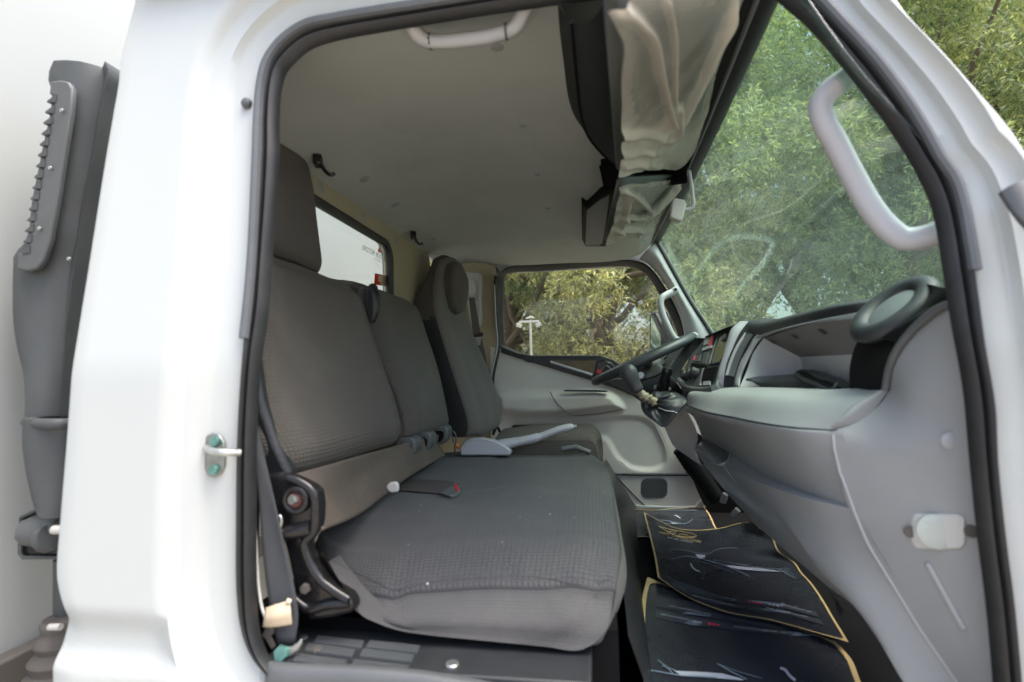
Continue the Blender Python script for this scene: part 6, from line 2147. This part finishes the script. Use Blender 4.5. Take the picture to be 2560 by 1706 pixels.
# lamp post with two floodlights seen through the driver's window
lx = P(1326, 805, y=5.2)
lp_ = thing('lamp_post', 'white post with a crossbar and two floodlights beyond the driver window', 'lamp post', (lx.x, lx.y, GROUND))
zt2 = P(1322, 806, y=5.2).z
obj('post', tube([Vector((lx.x, lx.y, GROUND)), Vector((lx.x, lx.y, zt2+.02))], .014), M['lampw'], lp_)
xl_, xr2 = P(1300, 808, y=5.2).x, P(1346, 806, y=5.2).x
obj('crossbar', abox(xl_-.01, xr2+.01, lx.y-.012, lx.y+.012, zt2-.008, zt2+.018), M['lampw'], lp_, bevel=.005)
obj('cap', tube([Vector((lx.x-.05, lx.y, zt2+.04)), Vector((lx.x, lx.y, zt2+.055)), Vector((lx.x+.04, lx.y, zt2+.045))], [.008, .016, .008]), M['lampw'], lp_)
for x in (xl_, xr2):
    sgn = -1 if x < lx.x else 1
    obj('floodlight', box((x+.005*sgn, lx.y-.03, zt2-.035), (.028, 0, .012*sgn), (0, .025, 0), (-.007*sgn, 0, .02)), M['lampw'], lp_, bevel=.005)

# ------------------------------------------------------------------ tidy the hierarchy: nothing deeper than thing > part > sub-part


def depth(o):
    d = 0
    while o.parent:
        d += 1
        o = o.parent
    return d


def absorb():
    todo = [o for o in list(bpy.data.objects) if o.type == 'MESH' and depth(o) >= 3]
    if not todo:
        return
    dg = bpy.context.evaluated_depsgraph_get()
    dg.update()
    fam = {}
    for o in todo:
        a = o
        while depth(a) > 2:
            a = a.parent
        fam.setdefault(a, []).append(o)
    for a, kids in fam.items():
        bm = bmesh.new()
        mats_ = []
        for o in [a]+kids:
            me = bpy.data.meshes.new_from_object(o.evaluated_get(dg), preserve_all_data_layers=True, depsgraph=dg)
            me.transform(Matrix.Translation(wloc(o)-wloc(a)))
            base = len(bm.faces)
            bm.from_mesh(me)
            bm.faces.ensure_lookup_table()
            idx = []
            for m in me.materials:
                if m not in mats_:
                    mats_.append(m)
                idx.append(mats_.index(m))
            for f in bm.faces[base:]:
                f.material_index = idx[f.material_index] if idx else 0
            bpy.data.meshes.remove(me)
        nm2 = bpy.data.meshes.new(a.data.name)
        bm.to_mesh(nm2)
        bm.free()
        for m in mats_:
            nm2.materials.append(m)
        a.modifiers.clear()
        a.data = nm2
    for o in todo:
        bpy.data.objects.remove(o)


absorb()

# ------------------------------------------------------------------ light, camera
SUN_EL, SUN_AZ = R(48), R(0)
world = bpy.data.worlds.new('World')
scene.world = world
world.use_nodes = True
nt = world.node_tree
sky = nt.nodes.new('ShaderNodeTexSky')
sky.sky_type = 'NISHITA'
sky.sun_disc = False
sdir = Vector((.34, -.10, .92)).normalized()       # towards the hazy sun: high, a little ahead of the truck
sky.sun_elevation = math.asin(sdir.z)
sky.sun_rotation = math.atan2(sdir.x, sdir.y)
sky.air_density = 1.0
sky.dust_density = 6.0
sky.ozone_density = 1.0
bg = nt.nodes['Background']
bg.inputs['Strength'].default_value = .15
nt.links.new(sky.outputs['Color'], bg.inputs['Color'])
sl = bpy.data.lights.new('sun', 'SUN')
sl.energy = 1.0
sl.angle = R(50)
sl.color = (1.0, .97, .93)
so_ = bpy.data.objects.new('sun', sl)
C.objects.link(so_)
so_.rotation_euler = sdir.to_track_quat('Z', 'Y').to_euler()

cam = bpy.data.cameras.new('camera')
cam.sensor_width = 36
cam.lens = FPX/2560*36
cam.clip_start = .02
cam.clip_end = 2000
cam.dof.use_dof = True
cam.dof.focus_distance = 2.2
cam.dof.aperture_fstop = 3.2
co = bpy.data.objects.new('camera', cam)
C.objects.link(co)
rm3 = Matrix((RIGHT, UP, -fwd)).transposed()
co.matrix_world = Matrix.Translation(EYE) @ rm3.to_4x4()
scene.camera = co
vs_ = scene.view_settings
vs_.view_transform = 'Standard'
vs_.look = 'None'
vs_.exposure = 1.62
vs_.gamma = 1
vs_.use_curve_mapping = False
scene.render.engine = 'CYCLES'
scene.cycles.max_bounces = 10
scene.cycles.transparent_max_bounces = 24
scene.cycles.diffuse_bounces = 5
scene.cycles.use_denoising = True
scene.cycles.caustics_reflective = False
scene.cycles.caustics_refractive = False
